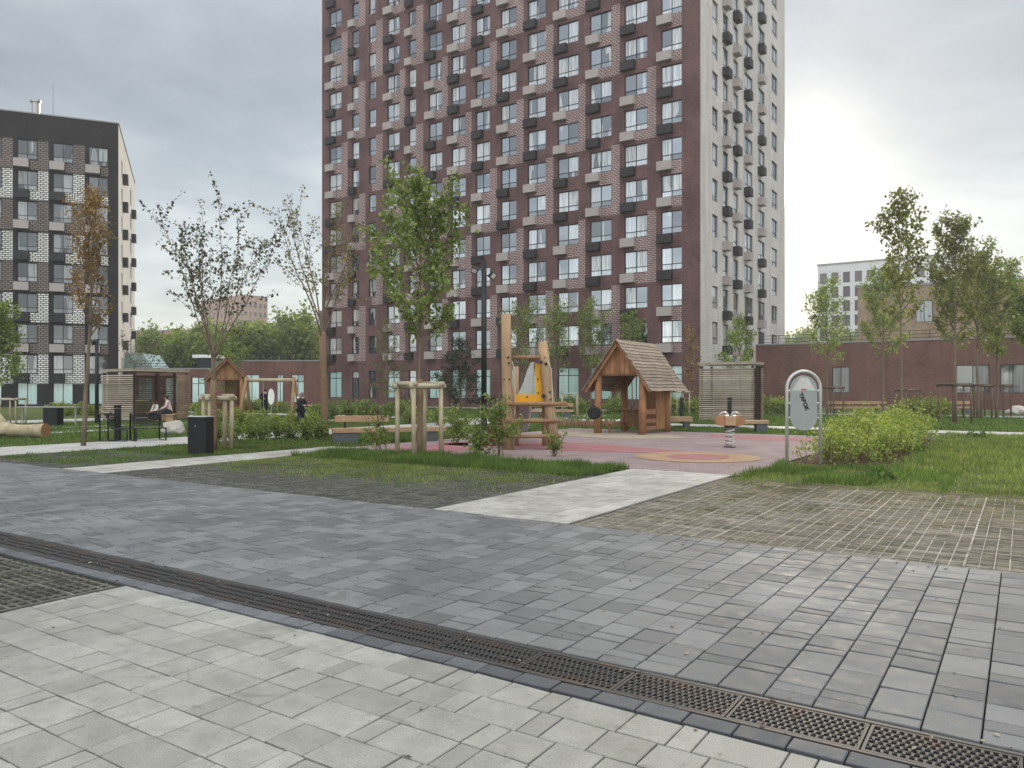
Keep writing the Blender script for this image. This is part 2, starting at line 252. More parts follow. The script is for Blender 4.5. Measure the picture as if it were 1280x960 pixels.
# ------------------------------------------------------------------ mesh builder
class MB:
    def __init__(s): s.v = []; s.f = []; s.m = []; s.uv = []
    def face(s, pts, mi=0, uv=None):
        i = len(s.v); s.v.extend([tuple(p) for p in pts]); s.f.append(tuple(range(i, i + len(pts)))); s.m.append(mi); s.uv.append(uv)
    def box(s, x0, x1, y0, y1, z0, z1, mi=0, mat=None, skip=''):
        c = [(x0, y0, z0), (x1, y0, z0), (x1, y1, z0), (x0, y1, z0), (x0, y0, z1), (x1, y0, z1), (x1, y1, z1), (x0, y1, z1)]
        if mat is not None: c = [tuple(mat @ Vector(p)) for p in c]
        i = len(s.v); s.v.extend(c)
        for k, q in (('b', (3, 2, 1, 0)), ('t', (4, 5, 6, 7)), ('f', (0, 1, 5, 4)), ('r', (1, 2, 6, 5)), ('k', (2, 3, 7, 6)), ('l', (3, 0, 4, 7))):
            if k in skip: continue
            s.f.append(tuple(i + j for j in q)); s.m.append(mi); s.uv.append(None)
    def rbox(s, x0, x1, y0, y1, z0, z1, r=0.01, mi=0, mat=None):      # box with chamfered edges
        bm = bmesh.new(); bmesh.ops.create_cube(bm, size=1)
        for v in bm.verts: v.co = Vector(((x0 + x1) / 2 + v.co.x * (x1 - x0), (y0 + y1) / 2 + v.co.y * (y1 - y0), (z0 + z1) / 2 + v.co.z * (z1 - z0)))
        bmesh.ops.bevel(bm, geom=list(bm.edges), offset=r, segments=2, affect='EDGES', profile=0.6)
        s.addbm(bm, mi, mat)
    def addbm(s, bm, mi=0, mat=None):
        bm.verts.ensure_lookup_table(); i = len(s.v)
        for k, v in enumerate(bm.verts): v.index = k
        s.v.extend([tuple((mat @ v.co) if mat is not None else v.co) for v in bm.verts])
        for f in bm.faces: s.f.append(tuple(i + v.index for v in f.verts)); s.m.append(mi); s.uv.append(None)
        bm.free()
    def tube(s, pts, rr, n=6, mi=0, caps=True):
        pts = [Vector(p) for p in pts]
        if isinstance(rr, (int, float)): rr = [rr] * len(pts)
        rings = []; up = None
        for k, p in enumerate(pts):
            d = (pts[min(k + 1, len(pts) - 1)] - pts[max(k - 1, 0)])
            if d.length < 1e-9: d = Vector((0, 0, 1))
            d.normalize()
            if up is None:
                up = Vector((0, 0, 1)) if abs(d.z) < 0.9 else Vector((1, 0, 0))
            x = up.cross(d)
            if x.length < 1e-6: x = Vector((0, 1, 0)).cross(d)
            x.normalize(); y = d.cross(x); up = y
            i = len(s.v); r = rr[k]
            for j in range(n):
                t = 2 * PI * j / n
                s.v.append(tuple(p + x * (math.cos(t) * r) + y * (math.sin(t) * r)))
            rings.append(i)
        for k in range(len(rings) - 1):
            for j in range(n):
                a = rings[k] + j; b = rings[k] + (j + 1) % n
                s.f.append((a, b, b + rings[k + 1] - rings[k], a + rings[k + 1] - rings[k])); s.m.append(mi); s.uv.append(None)
        if caps:
            s.f.append(tuple(rings[0] + j for j in reversed(range(n)))); s.m.append(mi); s.uv.append(None)
            s.f.append(tuple(rings[-1] + j for j in range(n))); s.m.append(mi); s.uv.append(None)
    def extr(s, outline, y0, y1, mi=0, mat=None):       # outline in xz, thickness in y
        n = len(outline); i = len(s.v)
        P = [(x, y0, z) for x, z in outline] + [(x, y1, z) for x, z in outline]
        if mat is not None: P = [tuple(mat @ Vector(p)) for p in P]
        s.v.extend(P)
        s.f.append(tuple(i + j for j in range(n))); s.f.append(tuple(i + n + j for j in reversed(range(n))))
        s.m += [mi, mi]; s.uv += [None, None]
        for j in range(n):
            k = (j + 1) % n; s.f.append((i + j, i + n + j, i + n + k, i + k)); s.m.append(mi); s.uv.append(None)
    def build(s, name, mats, parent=None, smooth=False, uvscale=None):
        me = bpy.data.meshes.new(name)
        V = np.array(s.v, dtype=np.float32).reshape(-1, 3)
        me.from_pydata(s.v, [], s.f)
        if not isinstance(mats, (list, tuple)): mats = [mats]
        for m in mats: me.materials.append(m)
        if len(mats) > 1: me.polygons.foreach_set('material_index', s.m)
        if any(u is not None for u in s.uv):
            lay = me.uv_layers.new(name='UVMap'); k = 0
            for f, u in zip(s.f, s.uv):
                for j in range(len(f)):
                    if u is not None: lay.data[k].uv = u[j]
                    k += 1
        if smooth: me.polygons.foreach_set('use_smooth', [True] * len(s.f))
        me.update()
        o = bpy.data.objects.new(name, me); col.objects.link(o)
        if parent is not None: o.parent = parent
        return o
def thing(name, label, cat, loc=(0, 0, 0), rz=0.0, group=None):
    o = bpy.data.objects.new(name, None); col.objects.link(o); o.empty_display_size = 0.2
    o.location = (loc[0], loc[1], loc[2] if len(loc) > 2 else 0); o.rotation_euler = (0, 0, rz)
    return tag(o, label, cat, group)
def tag(o, label, cat, group=None):
    o['label'] = label; o['category'] = cat
    if group: o['group'] = group
    return o
def struct(o, kind='structure'):
    o['kind'] = kind; return o
def copy_tree(o, parent=None):
    c = o.copy(); col.objects.link(c)
    if parent is not None: c.parent = parent
    for ch in list(o.children): copy_tree(ch, c)
    return c
def dup(o, loc, rz=0.0, sc=1.0, label=None, group=None):
    c = copy_tree(o); c.location = (loc[0], loc[1], loc[2] if len(loc) > 2 else 0); c.rotation_euler = (0, 0, rz); c.scale = (sc, sc, sc) if isinstance(sc, (int, float)) else sc
    if label: c['label'] = label
    if group: c['group'] = group
    return c

# ------------------------------------------------------------------ ground
def lawn_sheet():
    m = MB(); n = 40
    m.face([(-900, -60, 0), (900, -60, 0), (900, 1500, 0), (-900, 1500, 0)])
    o = m.build('ground', MT['far_ground']); struct(o)
lawn_sheet()
def rect(name, a0, a1, b0, b1, z, mat):
    m = MB(); m.face([(-a1, b0, z), (-a0, b0, z), (-a0, b1, z), (-a1, b1, z)])
    o = m.build(name, mat); o.rotation_euler = (0, 0, RZ); return struct(o)
rect('lawn', -40, 90, -10, 70, 0.004, MT['lawn'])
rect('paving_bed', -9, 45, -6, 8.0, 0.008, MT['joint'])
def relief(name, a0, a1, b0, b1, mat, z0, amp, rise=0.0, st=0.045, seed=0):
    na, nb = int((a1 - a0) / st) + 1, int((b1 - b0) / st) + 1; V = []; Fc = []
    for i in range(na + 1):
        for j in range(nb + 1):
            a = a0 + (a1 - a0) * i / na; b = b0 + (b1 - b0) * j / nb
            n1 = mnoise.noise(Vector((a * 1.1, b * 1.1, seed))); n2 = mnoise.noise(Vector((a * 9, b * 9, seed))); n3 = mnoise.noise(Vector((a * 3.3, b * 3.3, seed + 5)))
            z = z0 + amp * (n1 * .6 + n3 * .45 + n2 * .7) + rise * (b - b0) / (b1 - b0)
            V.append((-a, b, max(.009, z)))
    for i in range(na):
        for j in range(nb):
            k = i * (nb + 1) + j; Fc.append((k, k + 1, k + nb + 2, k + nb + 1))
    me = bpy.data.meshes.new(name); me.from_pydata(V, [], Fc); me.materials.append(mat); me.polygons.foreach_set('use_smooth', [True] * len(Fc))
    o = bpy.data.objects.new(name, me); col.objects.link(o); o.rotation_euler = (0, 0, RZ); return struct(o)
relief('soil_bed', -2.5, 4.42, 7.97, 13.6, MT['soil'], .0155, .011, .012)
rect('soil_bed', -9, -2.5, 7.98, 13.2, 0.010, MT['soil'])
relief('mossy_soil_bed', 6.55, 14.45, 7.97, 13.2, MT['soildark'], .016, .010, .014, st=.05, seed=3)
relief('mossy_soil_bed', 6.05, 12, 0.2, 3.46, MT['soildark'], .016, .010, 0, seed=7)
rect('mossy_soil_bed', 12, 30, 0, 3.4, 0.012, MT['soildark'])
rect('mossy_soil_bed', 16.05, 20.25, 7.98, 12.0, 0.010, MT['soildark'])
rect('mulch_bed', 2.2, 4.25, 16.4, 28.0, 0.012, MT['mulch'])
rect('mulch_bed', 15.4, 20.2, 12.2, 24.0, 0.009, MT['mulch'])

def pave(name, a0, a1, b0, b1, along, mat, z=0.02, w=0.24, seqs=None, seed=1, gap=0.014, bev=0.0045):
    rr = random.Random(seed); V = []; Fc = []
    seqs = seqs or [(0.36, 0.12, 0.24), (0.24, 0.36, 0.12), (0.36, 0.24, 0.12, 0.24), (0.24, 0.12, 0.36, 0.36)]
    if along == 'v': c0, c1, l0, l1 = a0, a1, b0, b1
    else: c0, c1, l0, l1 = b0, b1, a0, a1
    c = c0; nc = max(1, round((c1 - c0) / w)); ww = (c1 - c0) / nc
    for k in range(nc):
        c = c0 + k * ww; p = l0 - rr.random() * 0.3; first = True
        while p < l1:
            for ln in rr.choice(seqs):
                q = p + ln; s, e = max(p, l0), min(q, l1)
                if l1 - q < 0.06 and q < l1: e = l1
                if e - s > 0.05:
                    g = gap * .3; g2_ = gap * .55; dz = rr.gauss(0, 0.0009); tx = rr.gauss(0, 0.0012); ty = rr.gauss(0, 0.0012)
                    if along == 'v': X0, X1, Y0, Y1 = -(c + ww) + g, -c - g, s + g2_, e - g2_
                    else: X0, X1, Y0, Y1 = -e + g, -s - g, c + g, c + ww - g
                    i = len(V); b = bev
                    zc = lambda x, y: z + dz + (1 if x == X0 or x == X0 + b else -1) * tx + (1 if y == Y0 or y == Y0 + b else -1) * ty
                    V += [(X0, Y0, z - .021), (X1, Y0, z - .021), (X1, Y1, z - .021), (X0, Y1, z - .021)]
                    V += [(x, y, zc(x, y) - b * 0.8) for x, y in ((X0, Y0), (X1, Y0), (X1, Y1), (X0, Y1))]
                    jt = [(rr.gauss(0, .0011), rr.gauss(0, .0011)) for _ in range(4)]
                    V += [(x + jt[q_][0], y + jt[q_][1], zc(x, y)) for q_, (x, y) in enumerate(((X0 + b, Y0 + b), (X1 - b, Y0 + b), (X1 - b, Y1 - b), (X0 + b, Y1 - b)))]
                    for t in (0, 4):
                        for j in range(4): Fc.append((i + t + j, i + t + (j + 1) % 4, i + t + 4 + (j + 1) % 4, i + t + 4 + j))
                    Fc.append((i + 8, i + 9, i + 10, i + 11))
                p = q
                if p >= l1: break
    me = bpy.data.meshes.new(name); me.from_pydata(V, [], Fc); me.materials.append(mat)
    o = bpy.data.objects.new(name, me); col.objects.link(o); o.rotation_euler = (0, 0, RZ); return struct(o)
pave('dark_paved_path', -8, 40, 4.03, 7.9, 'v', MT['pav_dark'], 0.03, seed=3)
pave('light_paving', -7, 6.0, -3.0, 3.465, 'u', MT['pav_light'], 0.03, seed=5, seqs=[(0.36, 0.12, 0.24), (0.36, 0.24, 0.24), (0.24, 0.12, 0.36, 0.12)])
pave('edge_paving', -7, 32, 3.49, 3.625, 'u', MT['pav_kerb'], 0.03, w=0.135, seqs=[(0.24, 0.24)], seed=2)
pave('light_path', 4.48, 6.5, 7.915, 14.15, 'v', MT['pav_path'], 0.03, seed=8)
pave('light_path', 14.5, 16.0, 7.915, 15.2, 'v', MT['pav_path'], 0.03, seed=9)
rect('path_bed', 14.45, 16.05, 7.9, 15.25, 0.0085, MT['joint'])
rect('path_bed', 4.45, 6.53, 7.9, 14.2, 0.0085, MT['joint'])
def slab_path(a0, a1, b0, b1, z=0.02):
    return rect('pale_path', a0, a1, b0, b1, z, MT['pav_slab'])
def slabmat():
    m, nt, b = newmat('pale_slab_path'); b.inputs['Roughness'].default_value = 0.8
    co = objco(nt); br = nt.nodes.new('ShaderNodeTexBrick'); br.inputs['Scale'].default_value = 1
    br.inputs['Color1'].default_value = (0.36, 0.35, 0.33, 1); br.inputs['Color2'].default_value = (0.42, 0.41, 0.385, 1); br.inputs['Mortar'].default_value = (0.2, 0.19, 0.18, 1)
    br.inputs['Brick Width'].default_value = 0.36; br.inputs['Row Height'].default_value = 0.24; br.inputs['Mortar Size'].default_value = 0.008
    nt.links.new(co, br.inputs['Vector'])
    c = mix(nt, br.outputs[0], ramp(nt, [(0.3, (0.8,) * 3), (0.7, (1.12,) * 3)], noise(nt, co, 1.1, 6)), 1.0, 'MULTIPLY')
    nt.links.new(c, b.inputs['Base Color']); return m
MT['pav_slab'] = slabmat()
slab_path(20.3, 23.4, 7.95, 44)
slab_path(-20, 20.25, 32.0, 34.2)
slab_path(23.45, 60, 32.0, 34.2, 0.021)
slab_path(29.3, 30.6, 10, 31.9)
slab_path(33.0, 33.9, 12, 31.9)
slab_path(39.0, 43.0, 8, 31.9)
slab_path(-20, 60, 52, 55, 0.02)
# rubber playground with inlays
def blob(cx, cy, rx, ry, z, seed, n=40, amp=0.22):
    pts = []
    for k in range(n):
        t = 2 * PI * k / n
        q = 1 + amp * (math.sin(2 * t + seed) * 0.6 + math.sin(3 * t + seed * 2.3) * 0.5 + math.sin(5 * t + seed) * 0.25)
        pts.append((cx + rx * q * math.cos(t), cy + ry * q * math.sin(t), z))
    return pts
m = MB()
m.face([(-15.3, 14.2, .03), (-4.3, 14.2, .03), (-4.3, 27.6, .03), (-15.3, 27.6, .03)], 0)
m.face([(-15.3, 14.2, 0.0), (-4.3, 14.2, 0.0), (-4.3, 14.2, .03), (-15.3, 14.2, .03)], 0)
m.face([(-15.3, 27.6, 0.0), (-15.3, 14.2, 0.0), (-15.3, 14.2, .03), (-15.3, 27.6, .03)], 0)
def AB(px, py):
    a, b = LINV(*G(px, py)); return (-a, b)
c = AB(690, 559); m.face(blob(c[0], c[1], 3.1, 1.5, .034, 1.2), 1)
c = AB(520, 562); m.face(blob(c[0] + .3, c[1] + .6, 1.1, 1.6, .034, 4), 1)
c = AB(965, 549); m.face(blob(c[0], c[1], 2.2, 1.0, .034, 3.0), 1)
c = AB(872, 573); m.face(blob(c[0], c[1], 1.42, 1.42, .038, 0, 48, 0.0), 2); m.face(blob(c[0], c[1], 0.72, 0.72, .042, 0, 40, 0.0), 1)
c = AB(765, 545); m.face(blob(c[0], c[1], 2.5, 1.7, .036, 2.0, amp=0.15), 3)
o = m.build('playground_surface', [MT['rub_base'], MT['rub_red'], MT['rub_yel'], MT['sand']]); o.rotation_euler = (0, 0, RZ); struct(o)

# grass grid pavers: real bars
def grid_bars(name, a0, a1, b0, b1, mat, da=0.115, db=0.075, z=0.028, seed=1, w=0.012):
    rr = random.Random(seed); m = MB()
    nb = int((a1 - a0) / da)
    for k in range(nb + 1):
        a = a0 + k * da; ww = w * (1.5 if k % 5 == 0 else .8)
        b = b0
        while b < b1:
            e = min(b + rr.choice((0.6, 0.6, 1.2)), b1); zz = z + rr.gauss(0, .003)
            if rr.random() < 2: m.box(-a - ww / 2, -a + ww / 2, b, e, 0, zz + (0.002 if k % 5 == 0 else 0), skip='b')
            b = e
    nn = int((b1 - b0) / db)
    for k in range(nn + 1):
        b = b0 + k * db; a = a0 + 0.006
        ww = w * (1.4 if k % 8 == 0 else .9)
        while a < a1:
            e = min(a + 0.575, a1); zz = z - .003 + rr.gauss(0, .0025); d = rr.gauss(0, .003)
            if rr.random() < 2: m.box(-e, -a, b - ww / 2 + d, b + ww / 2 + d, 0, zz, skip='b')
            a = e
    o = m.build(name, mat); o.rotation_euler = (0, 0, RZ); struct(o)
grid_bars('grass_paver_grid', -3, 4.42, 7.96, 13.2, MT['grid'], seed=1)
grid_bars('grass_paver_grid', 6.56, 14.45, 7.96, 12.6, MT['griddark'], seed=2)
grid_bars('grass_paver_grid', 6.08, 16, 0.4, 3.42, MT['griddark'], seed=3)
grid_bars('grass_paver_grid', 16.06, 20.25, 7.96, 11, MT['griddark'], seed=4)

def grass(name, area, n, h0, h1, mat, seed, w=0.007, mask=None, lean=0.35, z=0.0):
    rng = np.random.default_rng(seed)
    a0, a1, b0, b1 = area
    a = rng.uniform(a0, a1, n); b = rng.uniform(b0, b1, n)
    # clumping
    ph = np.sin(a * 3.1 + np.sin(b * 2.3) * 1.4) * np.sin(b * 2.7 + np.cos(a * 1.9) * 1.7) * 0.5 + np.sin(a * 9.3 + b * 7.1) * 0.2
    keep = rng.random(n) < np.clip(0.62 + 0.5 * ph, 0.08, 1)
    if mask is not None: keep &= rng.random(n) < mask(a, b)
    a = a[keep]; b = b[keep]; ph = ph[keep]; k = len(a)
    X = a * UX.x + b * VX.x; Y = a * UX.y + b * VX.y
    h = rng.uniform(h0, h1, k) * (0.8 + 0.5 * np.clip(ph, -0.5, 1)); t = rng.uniform(0, 2 * PI, k); ww = w * rng.uniform(0.6, 1.6, k)
    l = rng.uniform(0, lean, k) * h * 2; t2 = rng.uniform(0, 2 * PI, k)
    V = np.zeros((k, 3, 3), dtype=np.float32)
    V[:, 0] = np.stack([X - np.cos(t) * ww, Y - np.sin(t) * ww, np.full(k, z)], 1)
    V[:, 1] = np.stack([X + np.cos(t) * ww, Y + np.sin(t) * ww, np.full(k, z)], 1)
    V[:, 2] = np.stack([X + np.cos(t2) * l, Y + np.sin(t2) * l, z + h], 1)
    me = bpy.data.meshes.new(name); me.vertices.add(3 * k); me.vertices.foreach_set('co', V.ravel())
    me.loops.add(3 * k); me.loops.foreach_set('vertex_index', np.arange(3 * k, dtype=np.int32))
    me.polygons.add(k); me.polygons.foreach_set('loop_start', np.arange(0, 3 * k, 3, dtype=np.int32)); me.polygons.foreach_set('loop_total', np.full(k, 3, dtype=np.int32))
    me.materials.append(mat); me.update(calc_edges=True)
    o = bpy.data.objects.new(name, me); col.objects.link(o); o['kind'] = 'stuff'; return o
grass('grass', (-5, 4.3, 12.6, 17), 42000, 0.03, 0.10, MT['grass_light'], 1, mask=lambda a, b: np.clip((b - 12.4) / 2.0, 0.12, 1))
grass('grass', (-5, 2.3, 17, 31.9), 70000, 0.06, 0.17, MT['grass_light'], 2, w=0.011)
grass('grass', (1.0, 4.4, 13.8, 17.2), 14000, 0.06, 0.18, MT['grass'], 22, w=0.010, mask=lambda a, b: (np.sin(a * 3) * np.cos(b * 2.2) > -0.1) * 1.0)
grass('grass', (-6, 20, 34.3, 51.5), 60000, 0.08, 0.2, MT['grass'], 3, w=0.02)
grass('grass', (-3, 4.4, 8.0, 13.8), 26000, 0.015, 0.05, MT['grass_light'], 4, w=0.006, z=0.012, mask=lambda a, b: np.clip((b - 9.5 + .5 * a - 1) / 3.5, 0.03, 0.9) * (np.sin(a * 1.3 + 1) * np.sin(b * 1.1) * 0.5 + 0.6))
grass('grass', (6.6, 14.4, 12.3, 14.25), 50000, 0.10, 0.24, MT['grass'], 5, w=0.008)
grass('grass', (6.6, 14.4, 9.4, 12.8), 60000, 0.03, 0.085, MT['grass_light'], 6, z=.012, w=0.007, mask=lambda a, b: np.clip((b - 9.2) / 2.2, 0, 1) * np.clip(0.3 + (a - 6.5) / 5, 0, 1))
grass('grass', (6.6, 14.4, 8.0, 10.8), 14000, 0.01, 0.045, MT['grass'], 7, w=0.006, mask=lambda a, b: 0.25 + 0.5 * (np.sin(a * 2.2) * np.sin(b * 2.9 + 1) > 0.1))
grass('grass', (16.1, 20.25, 8.3, 16), 34000, 0.03, 0.10, MT['grass'], 8, w=0.010)
grass('grass', (15.5, 20.25, 15, 31.9), 30000, 0.06, 0.16, MT['grass'], 9, w=0.014)
grass('grass', (23.5, 39, 8, 31.9), 90000, 0.05, 0.14, MT['grass'], 10, w=0.014)
grass('grass', (4.3, 15.3, 27.7, 31.9), 22000, 0.05, 0.13, MT['grass'], 11, w=0.013)
grass('grass', (6.2, 16, 0.3, 3.4), 9000, 0.01, 0.045, MT['grass_light'], 12, w=0.006, mask=lambda a, b: 0.15 + 0.6 * (np.sin(a * 2.2) * np.sin(b * 3.9 + 1) > 0.3))
grass('grass', (20, 55, 34.3, 51.5), 60000, 0.08, 0.2, MT['grass'], 13, w=0.022)

# fallen leaf scraps and grit lying on the paving
rr = random.Random(77); m = MB()
for k in range(900):
    if k < 380: a, b = rr.uniform(-1, 20), rr.gauss(3.82, .22)
    elif k < 700: a, b = rr.uniform(-1, 12), rr.uniform(1.2, 7.8)
    else: a, b = rr.uniform(-1, 14), 7.85 - abs(rr.gauss(0, .25))
    s_ = rr.choice((.004, .006, .008, .012, .018)) * rr.uniform(.7, 1.2); t_ = rr.random() * 6.28; zz = .0325
    c_, n_ = math.cos(t_), math.sin(t_)
    m.face([(-a + s_ * c_, b + s_ * n_, zz), (-a - .6 * s_ * n_, b + .6 * s_ * c_, zz + s_ * .5), (-a - s_ * c_, b - s_ * n_, zz + .001), (-a + .6 * s_ * n_, b - .6 * s_ * c_, zz + s_ * .2)])
MT['scrap'] = MI('leaf_scrap', [(0, (.05, .035, .02)), (.5, (.16, .12, .07)), (1, (.35, .32, .26))], .8)
o = m.build('leaf_scraps', MT['scrap']); o.rotation_euler = (0, 0, RZ); o['kind'] = 'stuff'
# drain channel
ch = thing('drainage_channel', 'long linear drain with rusty cast iron grates between the dark and light paving', 'drain', (0, 0, 0), RZ)
m = MB()
m.box(-32, 7, 3.635, 3.655, 0, 0.028); m.box(-32, 7, 3.975, 4.0, 0, 0.030); m.face([(-32, 3.655, .0095), (7, 3.655, .0095), (7, 3.975, .0095), (-32, 3.975, .0095)], 1)  # near-black floor close under the grates stands in for deep channel shade
m.build('channel_rim', [MT['iron'], MT['joint']], ch)
def grate_mesh():
    m = MB(); z0, z1 = 0.012, 0.027
    m.box(-0.296, 0.296, -0.155, -0.14, z0, z1); m.box(-0.296, 0.296, 0.14, 0.155, z0, z1)
    m.box(-0.296, -0.282, -0.14, 0.14, z0, z1); m.box(0.282, 0.296, -0.14, 0.14, z0, z1)
    nr = 7; rh = 0.28 / nr; n = 17; w = 0.564 / n
    for r in range(nr):
        y0 = -0.14 + r * rh
        for k in range(n + 1):
            x = -0.282 + (k + (0.5 if r % 2 else 0)) * w
            if x > 0.28: continue
            # slanted cross bar: wavy honeycomb
            s = 0.0055; d = 0.009 if r % 2 else -0.009
            m.extr([(x - s + d, z0), (x + s + d, z0), (x + s, z1), (x - s, z1)], y0 + 0.004, y0 + rh - 0.004)
        if r: m.box(-0.282, 0.282, y0 - 0.0045, y0 + 0.0045, z0, z1 - 0.003)
    return m
g0 = grate_mesh().build('grate', MT['iron'], ch); g0.location = (-31.5, 3.815, 0)
for k in range(1, 63):
    c = g0.copy(); col.objects.link(c); c.parent = ch; c.location = (-31.5 + 0.6 * k, 3.815, R.gauss(0, .0006)); c.rotation_euler = (0, 0, PI if R.random() < .5 else 0)

# ------------------------------------------------------------------ facades
def facade(m, P, cols, rows, x0, x1, z0, z1, depth=0.18, mi=0, rev=0):
    """front skin of a wall with window openings; P(s, d, z) gives a local point, d = depth into the wall"""
    def q(a, b, c, d, dep=0.0):
        m.face([P(a, dep, c), P(b, dep, c), P(b, dep, d), P(a, dep, d)], mi, [(a, c), (b, c), (b, d), (a, d)])
    zs = [z0]
    for r in rows: zs += [r[0], r[1]]
    zs.append(z1)
    for i in range(0, len(zs) - 1, 2): q(x0, x1, zs[i], zs[i + 1])
    for (c, d) in rows:
        xs = [x0]
        for w in cols: xs += [w[0], w[1]]
        xs.append(x1)
        for i in range(0, len(xs) - 1, 2): q(xs[i], xs[i + 1], c, d)
        for (a, b) in cols:
            for (p0, p1, zz0, zz1) in ((a, a, c, d), (b, b, d, c)):
                m.face([P(p0, 0, zz0), P(p0, 0, zz1), P(p0, depth, zz1), P(p0, depth, zz0)], rev, [(0, zz0), (0, zz1), (depth, zz1), (depth, zz0)])
            m.face([P(a, 0, c), P(a, depth, c), P(b, depth, c), P(b, 0, c)], rev, [(a, 0), (a, depth), (b, depth), (b, 0)])
            m.face([P(a, 0, d), P(b, 0, d), P(b, depth, d), P(a, depth, d)], rev, [(a, 0), (b, 0), (b, depth), (a, depth)])
def pbox(m, P, a, b, d0, d1, z0, z1, mi=0):
    c = [P(a, d0, z0), P(b, d0, z0), P(b, d1, z0), P(a, d1, z0), P(a, d0, z1), P(b, d0, z1), P(b, d1, z1), P(a, d1, z1)]
    i = len(m.v); m.v.extend([tuple(p) for p in c])
    for q in ((3, 2, 1, 0), (4, 5, 6, 7), (0, 1, 5, 4), (1, 2, 6, 5), (2, 3, 7, 6), (3, 0, 4, 7)):
        m.f.append(tuple(i + j for j in q)); m.m.append(mi); m.uv.append(None)
def window(mf, mp, P, a, b, z0, z1, dep=0.11, tr=0.27, bars=1, rr=R, t=0.06):
    a += .004; b -= .004; z0 += .004; z1 -= .004
    pbox(mf, P, a, b, dep, dep + 0.06, z0, z0 + t); pbox(mf, P, a, b, dep, dep + 0.06, z1 - t, z1)
    pbox(mf, P, a, a + t, dep, dep + 0.06, z0 + t, z1 - t); pbox(mf, P, b - t, b, dep, dep + 0.06, z0 + t, z1 - t)
    xs = [a + t]
    for k in range(bars):
        x = a + (b - a) * (k + 1) / (bars + 1); pbox(mf, P, x - t / 2, x + t / 2, dep + .002, dep + 0.058, z0 + t, z1 - t); xs += [x - t / 2, x + t / 2]
    xs.append(b - t)
    zt = z0 + (z1 - z0) * tr if tr else None
    if zt:
        for i in range(0, len(xs), 2): pbox(mf, P, xs[i], xs[i + 1], dep + .004, dep + 0.056, zt - t / 2, zt + t / 2)
    for i in range(0, len(xs), 2):
        for (c, d) in (((z0 + t, zt - t / 2), (zt + t / 2, z1 - t)) if zt else ((z0 + t, z1 - t),)):
            e1, e2, e3 = (rr.gauss(0, 0.004) for _ in range(3))
            g = dep + 0.03
            mp.face([P(xs[i], g + e1, c), P(xs[i + 1], g + e2, c), P(xs[i + 1], g + e2 + e3, d), P(xs[i], g + e1 + e3, d)], 0)
def ac_mesh(P, a, b, z0, z1, out=0.42, dark=False):
    m = MB()
    n = 7
    pbox(m, P, a, b, -out, -0.004, z0, z0 + .03); pbox(m, P, a, b, -out, -0.004, z1 - .03, z1)
    h = (z1 - z0 - .06) / n
    for k in range(n):
        zz = z0 + .03 + k * h
        pbox(m, P, a + .005, b - .005, -out + .005, -0.006, zz + .006, zz + h - .004)
    pbox(m, P, a + .02, b - .02, -out + .02, -0.008, z0 + .03, z1 - .03)
    return m

FH = 2.88
YC = 59.7; TXC = (875.5 - 640) / F
corner = (TXC * YC, YC)
tower = thing('apartment_tower', 'tall dark red brick apartment tower with pale side face and small grey air conditioner baskets', 'building', corner, RZ)
def s_of(px):       # distance from the corner along the front facade
    r = (px - 640) / F; ux, uy = -UX.x, UX.y
    return YC * (TXC - r) / (ux + uy * r)
def w_of(px):
    r = (px - 640) / F
    return YC * (r - TXC) / (VX.x - VX.y * r)
fe = [(411.5, 426.8), (440, 448.8), (461, 470), (484, 499.3), (510.8, 520), (535.8, 552.5), (564.3, 582), (594.5, 612.5), (626, 645.5), (659.5, 682), (697, 723), (737.5, 764.3), (780.5, 809.3), (826.3, 852.5)]
FC = [(-s_of(a), -s_of(b)) for a, b in fe]
FL = s_of(402.5)
NFL = 16
TOPZ = 7.07 + FH * (NFL - 1) + 3.2
rowsF = [(0.75, 3.5)] + [(5.29 + FH * k, 7.07 + FH * k) for k in range(NFL)]
PF = lambda s, d, z: (s, d, z)
PS = lambda s, d, z: (-d, s, z)
se = [(890.5, 897.5), (904, 910.5), (917, 923), (930.8, 941), (948, 956), (964.5, 971.7)]
SC = [(w_of(a), w_of(b)) for a, b in se]
SL = w_of(981)
m = MB()
facade(m, PF, FC, rowsF, -FL, 0.0, 0, TOPZ, mi=0)
facade(m, PS, SC, rowsF[1:], 0.0, SL, 0, TOPZ, mi=1, rev=1)
m.face([(-FL, 0, 0), (-FL, 0, TOPZ), (-FL, SL, TOPZ), (-FL, SL, 0)], 0, [(0, 0), (0, TOPZ), (SL, TOPZ), (SL, 0)])
m.face([(-FL, SL, 0), (-FL, SL, TOPZ), (0, SL, TOPZ), (0, SL, 0)], 0, [(0, 0), (0, TOPZ), (FL, TOPZ), (FL, 0)])
m.face([(-FL, 0, TOPZ), (0, 0, TOPZ), (0, SL, TOPZ), (-FL, SL, TOPZ)], 2, None)
